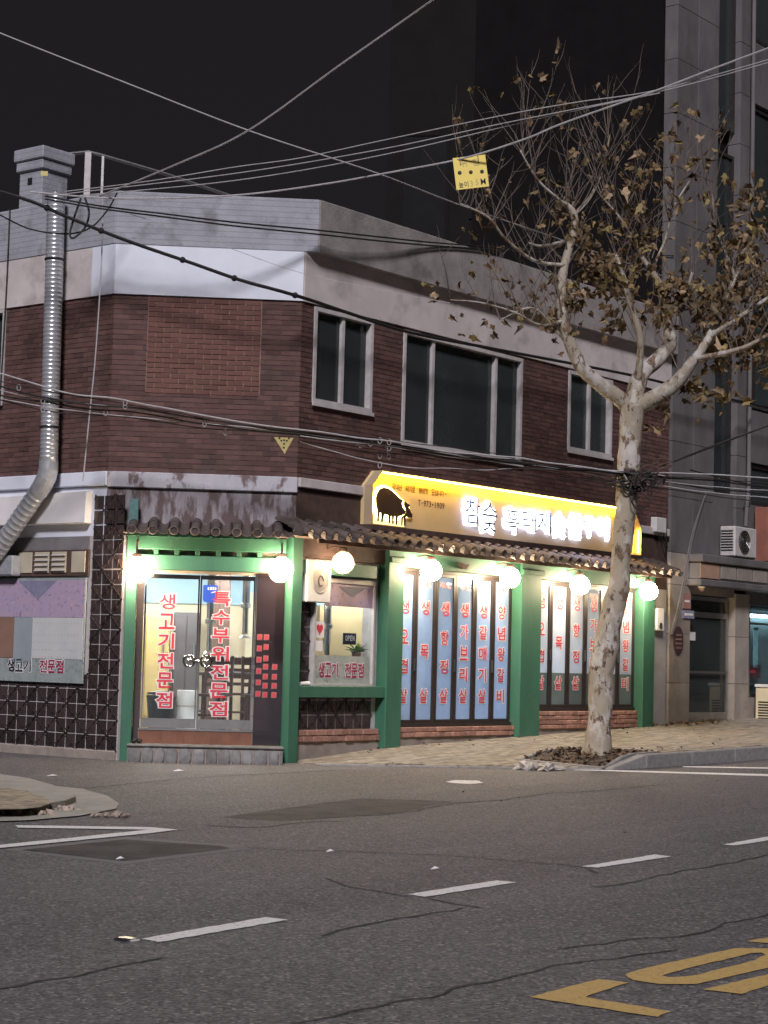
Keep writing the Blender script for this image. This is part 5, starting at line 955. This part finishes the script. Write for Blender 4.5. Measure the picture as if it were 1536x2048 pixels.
def leafverts(size, fold, curl):
    vs_ = []
    for x, y in LS: vs_.append((x * size * math.cos(fold), y * size, abs(x) * size * math.sin(fold) - curl * size * (y * y + .4 * x * x)))
    return vs_, [(0, i, i + 1) for i in range(1, len(LS) - 1)]
lm = [mat('leaf_brown', (.20, .135, .07), (.13, .082, .044), .7, 8, rand=.35), mat('leaf_olive', (.24, .185, .07), (.17, .125, .05), .7, 8, rand=.3), mat('leaf_tan', (.32, .23, .14), (.22, .15, .09), .7, 8, rand=.3)]
lme = []
for k in range(6):
    mb = MB(); v, f = leafverts(.09 + .014 * k, random.uniform(.4, 1.1), random.uniform(.3, 1.1)); mb.add(v, f); lme.append(mb.mesh('leaf', lm[k % 3], recalc=False))
fol = MB(); spots = []
for (x, y, z, r_, n_) in CLUSTER:
    for k in range(int(n_ * 1.2)):
        g = Vector((random.gauss(0, .55), random.gauss(0, .9), random.gauss(0, .55))) * r_; spots.append(Vector((x, y, z)) + g)
for t in tips:
    if random.random() < .16: spots.append(t)
random.shuffle(spots)
cnt = 0
for p in spots:
    Rm = Euler((random.uniform(0, 6.28), random.uniform(-1.2, 1.2), random.uniform(0, 6.28))).to_matrix().to_4x4()
    if random.random() < .6: Rm = RZ(random.uniform(-.9, .9)) @ RX(math.pi / 2 + random.gauss(0, .5)) @ RZ(math.pi + random.gauss(0, .7))
    if cnt < 240 and random.random() < .35: inst('leaf', random.choice(lme), TR, T(p) @ Rm); cnt += 1
    else:
        v, f = leafverts(random.uniform(.055, .135), random.uniform(.3, 1.3), random.uniform(.3, 1.3)); S = T(p) @ Rm; fol.add([S @ Vector(q) for q in v], f)
tag(fol.build('crown', mat('dry_foliage', (.19, .13, .066), (.115, .074, .04), .7, 2.5, rand=.5, island=True, c3=(.26, .21, .07), scale3=1.6, lo3=.55, hi3=.65), TR, recalc=False), kind='stuff')
# tree pit and grate
GR = thing('tree_grate', 'square tree pit frame with curved cast grate at the trunk foot', 'tree grate', T((TX, TY, TZ)))
def onwalk(u, v, dz): return (u, -v, sz(u, v) + dz)
a0, a1, c0, c1 = 2.25, 3.72, 2.1, 3.48
def band(q0, q1, w, m_, nm):
    (u0, v0), (u1, v1) = q0, q1; n_ = 6; vs_ = []; d = Vector((u1 - u0, v1 - v0)).normalized(); nn = Vector((-d.y, d.x)) * w
    for k in range(n_ + 1):
        u, v = lerp(u0, u1, k / n_), lerp(v0, v1, k / n_); vs_ += [onwalk(u, v, .014), onwalk(u + nn.x, v + nn.y, .014), onwalk(u, v, -.03), onwalk(u + nn.x, v + nn.y, -.03)]
    fs = [];
    for k in range(n_): i = 4 * k; fs += [(i, i + 4, i + 5, i + 1), (i + 2, i + 3, i + 7, i + 6), (i, i + 2, i + 6, i + 4), (i + 1, i + 5, i + 7, i + 3)]
    fs += [(0, 1, 3, 2), (4 * n_, 4 * n_ + 2, 4 * n_ + 3, 4 * n_ + 1)]; MB().add(vs_, fs).build(nm, m_, GR, FM)
for q0, q1 in (((a0, c0), (a1, c0)), ((a1, c0), (a1, c1)), ((a1, c1), (a0, c1)), ((a0, c1), (a0, c0))): band(q0, q1, .07, M['kerb'], 'frame_bar')
tu, tv = uv(TX, TY)
for r_ in (.4, .6):
    pt = [onwalk(tu + r_ * math.cos(a), tv + r_ * math.sin(a), .012) for a in [k * math.pi / 14 for k in range(29)] if c0 + .08 < tv + r_ * math.sin(a) < c1 - .08 and a0 + .08 < tu + r_ * math.cos(a) < a1 - .08]
    if len(pt) > 4: MB().tube(pt, .011, 5).build('grate_ring', M['wood'], GR, FM)
mb = MB(); 
for k in range(520):
    u, v = random.uniform(a0 + .08, a1 - .02), random.uniform(c0 + .05, c1 - .05); s = random.uniform(.015, .05); a = random.uniform(0, 6.28); p = Vector(onwalk(u, v, random.uniform(-.015, .03)))
    S = T(p) @ Euler((random.uniform(-.6, .6), random.uniform(-.6, .6), a)).to_matrix().to_4x4(); mb.add([S @ Vector(q) for q in ((-s, -s * .5, 0), (s, -s * .4, .01), (s * .8, s * .5, 0), (-s * .7, s * .6, .008))], [(0, 1, 2, 3)])
lt = mb.build('leaf_litter', mat('litter', (.15, .095, .055), (.09, .06, .04), .9, 3, rand=.5, island=True), None, FM, recalc=False); tag(lt, 'dry leaf litter filling the tree pit', 'leaves', kind='stuff')
# scattered litter at the foot of the walls and along the kerb
mb = MB()
def scat(u, v, s, z):
    S = T((u, -v, z)) @ Euler((random.uniform(-.5, .5), random.uniform(-.5, .5), random.uniform(0, 6.28))).to_matrix().to_4x4(); vv, ff = leafverts(s, random.uniform(.1, .8), random.uniform(0, .5)); mb.add([S @ Vector(q) for q in vv], ff)
for k in range(110):
    u = random.uniform(.3, 13); v = random.choice((random.uniform(.02, .25), random.uniform(.1, 3.2), vk(u) - random.uniform(.2, .6)))
    scat(u, v, random.uniform(.02, .05), sz(u, v) + .02)
for k in range(60): u = random.uniform(9.4, 11.5); scat(u, random.uniform(.05, .5), random.uniform(.04, .08), sz(u, .2) + .03)
for k in range(60): u = random.uniform(-6, 10); v = random.uniform(3.5, 12); v = v if u < 0 or v > vk(u) + .3 else vk(u) + .4; scat(u, v, random.uniform(.012, .035), rz(u) + .012)
tag(mb.build('fallen_leaves', M['leafdry'], None, FM, recalc=False), 'dry fallen leaves scattered on pavement and road', 'leaves', kind='stuff')
# rubbish at the kerb, rubble, paper, road stud
def crumple(name, label, cat_, c, w, d, h, m_, n=26):
    t = thing(name, label, cat_, T((c[0], c[1], grnd(*c)))); 
    for k in range(n):
        a = random.uniform(0, 6.28); r_ = random.random() ** .6; s = random.uniform(.35, 1) * h
        p = (c[0] + math.cos(a) * r_ * w, c[1] + math.sin(a) * r_ * d, grnd(*c) + .012 + s * .3 * (1 - r_ * .6)); mb = MB(); mb.ball((0, 0, 0), s, 7, 5); mb.v = [tuple(Vector(q) * random.uniform(.55, 1.15)) for q in mb.v]
        mb.build('lump', m_, t, T(p) @ Euler((random.uniform(-1, 1), random.uniform(-1, 1), a)).to_matrix().to_4x4() @ SC(1.5, 1, .65))
crumple('rubbish_heap', 'crumpled pale plastic rubbish heap at the kerb below the tree', 'rubbish', TRASH, .33, .16, .09, mat('dirty_plastic', (.5, .47, .43), (.32, .29, .26), .5, 14, rand=.25), 30)
for k, (c, lb) in enumerate(zip(RUBBLE, ('crumbled pinkish rubble against the left corner kerb', 'crumbled pale rubble at the tip of the corner kerb', 'thin line of rubble at the end of the concrete gutter'))): crumple('rubble', lb, 'rubble', c, (.3, .22, .16)[k], .08, .045, mat('pale_rubble', (.42, .34, .28), (.3, .24, .2), .9, 9, rand=.3), (16, 12, 9)[k])
for c, lb in zip(PAPER, ('white paper scrap on the road before the side wall', 'tiny paper scrap on the road before the stone step', 'paper scrap on the dark square road patch', 'paper scrap on the road above the middle dash', 'paper scrap beside the long tar crack')):
    t = thing('paper_scrap', lb, 'litter', T((c[0], c[1], grnd(*c)))); mb = MB(); s = .022 if c[1] < 20 else .05; mb.add([(-s * 1.3, -s * .5, .002), (s * 1.2, -s * .6, .012), (s * 1.4, s * .4, .003), (0, s * .65, .02), (-s * 1.1, s * .5, .006)], [(0, 1, 2, 3, 4)])
    mb.v += [(x, y, z - .0025) for x, y, z in mb.v]; mb.f += [(9, 8, 7, 6, 5)]; mb.build('sheet', M['whitev'], t, T((c[0], c[1], grnd(*c) + .004)), recalc=False)
sx, sy = STUD; t = thing('road_stud', 'shiny road stud at the tip of the nearest white dash', 'road stud', T((sx, sy, grnd(sx, sy)))); Sx = T((sx, sy, grnd(sx, sy))) @ RZ(.9)
MB().front([(-.055, .0), (.055, .0), (.032, .014), (-.032, .014)], -.05, .05).build('body', M['steel'], t, Sx, bevel=.004); MB().box(-.03, .03, -.052, -.0505, .002, .011).build('reflector', M['whitev'], t, Sx); MB().box(-.03, .03, .0505, .052, .002, .011).build('reflector', M['whitev'], t, Sx)
# ------------------------------------------------------------------ overhead cables and hanging signs
CB = [('a', .008, 'greycable', 'pale thin cable running from the top left edge down to the tree'), ('b', .0105, 'greycable', 'pale cable rising steeply to the top edge of the picture'), ('c', .011, 'greycable', 'thick pale cable that carries the yellow height sign'), ('d', .006, 'greycable', 'uppermost thin cable of the three above the yellow sign'), ('e', .006, 'greycable', 'middle thin cable of the three above the yellow sign'), ('f', .006, 'greycable', 'lowest thin cable of the three above the yellow sign'),
      ('g', .012, 'black', 'upper black cable of the pair crossing the grey parapet'), ('h', .012, 'black', 'lower black cable of the pair crossing the grey parapet'), ('t', .024, 'black', 'thick black cable slanting across the white band to the window tops'), ('k', .02, 'black', 'black cable slanting up across the neighbour block'), ('l', .009, 'greycable', 'thin wire hanging down past the left corner'), ('m', .012, 'black', 'dark wire hanging down the left edge of the side wall'), ('n', .011, 'black', 'sagging black wire looping behind the duct'), ('o', .014, 'black', 'black loop of spare cable beside the duct top'), ('q', .004, 'greycable', 'very thin wire slanting across the white band'), ('r', .012, 'black', 'upper black cable on the stone front right of the trunk'), ('s', .012, 'black', 'black cable behind the right branch of the tree')]
for k, r_, m_, lb in CB:
    t = thing('overhead_cable', lb, 'cable', T(WIRE[k][0]), 'overhead cables'); P = spline(WIRE[k], 8); MB().tube(P, r_, 6).build('sheath', M[m_], t)
    if k == 't':
        for f_ in (.12, .2, .3, .38, .5): p = P[int(len(P) * f_)]; MB().ball(p, .042, 8, 6).build('clip', M['black'], t)
for i in range(12):
    k = 'z%d' % i; t = thing('telephone_cable', 'slack telephone cable in the long tangled bundle between the two storeys' if i < 7 else 'short slack cable sagging under the bundle over the lit sign', 'cable', T(WIRE[k][0]), 'tangled telephone cable bundle' if i < 7 else 'short cables over the lit sign'); P = spline(WIRE[k], 8)
    P = [p + Vector((0, 0, .025 * noise.noise(p * 1.7 + Vector((i * 3.1, 0, 0))))) for p in P]; MB().tube(P, (.010, .007, .012, .006, .011, .007, .008, .006, .007, .005, .006, .007)[i], 5).build('sheath', M['black' if i in (2, 4) else 'greycable' if i in (0, 5, 3, 8, 10) else 'blackframe'], t)
    for q in range(2 if i % 2 else 1):
        p = P[random.randint(8, max(9, len(P) - 40))]; MB().tube([p + Vector((.025 * math.cos(a), 0, -.03 + .04 * math.sin(a))) for a in [s * .7 for s in range(10)]], .005, 4).build('hanger_ring', M['greycable'], t)
KN = thing('cable_coil', 'knot of coiled cables strapped round the trunk below the fork', 'cable', T((3.35, 26.1, 4.0)))
for k in range(16):
    c_ = Vector((3.36 + random.gauss(.05, .09), 26.07 + random.gauss(-.02, .05), 3.93 + random.gauss(0, .1))); pt = [c_]
    for s_ in range(7): pt.append(pt[-1] + Vector((random.gauss(0, .085), random.gauss(0, .03), random.gauss(0, .06))))
    MB().tube(spline(pt, 3), random.uniform(.007, .017), 5).build('cable_loop', M[random.choice(('black', 'black', 'wood', 'blackframe'))], KN)
for k in range(3): MB().tube([(3.31 + .19 * math.cos(a), 26.27 + .19 * math.sin(a), 3.86 + .07 * k + .03 * math.sin(a + k)) for a in [s_ * .45 for s_ in range(15)]], .012, 5).build('strap', M['black'], KN)
for k in range(5): MB().tube(spline([(3.4, 26.05, 3.95), (3.5 + .05 * k, 26.0, 3.9 + random.uniform(-.15, .15)), (3.62, 25.98, 3.8 + random.uniform(-.15, .2))], 4), .009, 5).build('cable_end', M['black'], KN)
HS = thing('height_sign', 'yellow height limit sign hanging from the pale cable', 'sign', T(HSIGN[3]))
q = [Vector(p) for p in HSIGN]; ex = (q[1] - q[0]); ez = (q[0] - q[3]); w_, h_ = ex.length, ez.length; ex.normalize(); ez.normalize(); ey = ez.cross(ex).normalized(); SH_ = Matrix(((ex.x, ey.x, ez.x, q[3].x), (ex.y, ey.y, ez.y, q[3].y), (ex.z, ey.z, ez.z, q[3].z), (0, 0, 0, 1)))
MB().box(0, w_, 0, .006, 0, h_).build('plate', mat('yellow_plate', (.85, .68, .16), (.8, .63, .15), .4, 3), HS, SH_)
fade = mat('faded_print', (.55, .47, .22), (.42, .36, .16), .6, 30)
lettering([('위', w_ * .32, h_ * .8, .075, .085), ('험', w_ * .68, h_ * .8, .075, .085)], (.01,), (-.003,), (fade,), HS, SH_, ('letter',))
lettering([('높', w_ * .16, h_ * .14, .055, .07), ('이', w_ * .32, h_ * .14, .05, .075), ('M', w_ * .84, h_ * .17, .06, .075)], (.006,), (-.003,), (M['navy'],), HS, SH_, ('letter',)); lettering([('3', w_ * .48, h_ * .15, .04, .07), ('.', w_ * .56, h_ * .12, .03, .04), ('5', w_ * .65, h_ * .17, .04, .07)], (.0,), (-.003,), (fade,), HS, SH_, ('letter',))
for fx, fz in ((.16, .54), (.5, .52), (.84, .5)): MB().lathe([(.024, 0), (.024, .003), (.005, .0035)], 14, T((w_ * fx, -.0005, h_ * (fz - .02))) @ RX(math.pi / 2)).build('dot', M['black'], HS, SH_)
for fx in (.21, .77): MB().tube([(w_ * fx, -.004, h_ - .1), (w_ * fx, -.006, h_ + .035)], .004, 4).build('tie', M['black'], HS, SH_)
TS = thing('pennant_sign', 'small yellow triangular tag hanging on the telephone cables', 'sign', T(TSIGN[2])); a, b, c = [Vector(p) for p in TSIGN]; nn = Vector((0, .006, 0))
MB().add([a, b, c, a + nn, b + nn, c + nn], [(0, 1, 2), (5, 4, 3), (0, 3, 4, 1), (1, 4, 5, 2), (2, 5, 3, 0)]).build('plate', mat('yellow_tag', (.5, .42, .16), (.4, .33, .12), .5, 20), TS); g = (a + b + c) / 3
for dx, dz in ((-.035, .03), (.035, .03), (0, .035), (0, -.01), (0, -.06), (-.06, .06), (.06, .06)): MB().lathe([(.013, 0), (.013, .002), (.002, .0025)], 10, T(g + Vector((dx, -.0005, dz))) @ RX(math.pi / 2)).build('spot', M['black'], TS)
MK = thing('cable_tag', 'small yellow tag on the cable near the chimney foot', 'tag', T((-4.45, 24.4, 7.5))); MB().box(-4.53, -4.44, 24.38, 24.39, 7.50, 7.56).build('plate', mat('yellow_tag_plate', (.6, .52, .2), (.55, .48, .18), .5, 5), MK); MB().tube([(-4.485, 24.385, 7.56), (-4.485, 24.39, 7.6)], .004, 4).build('tie', M['black'], MK)
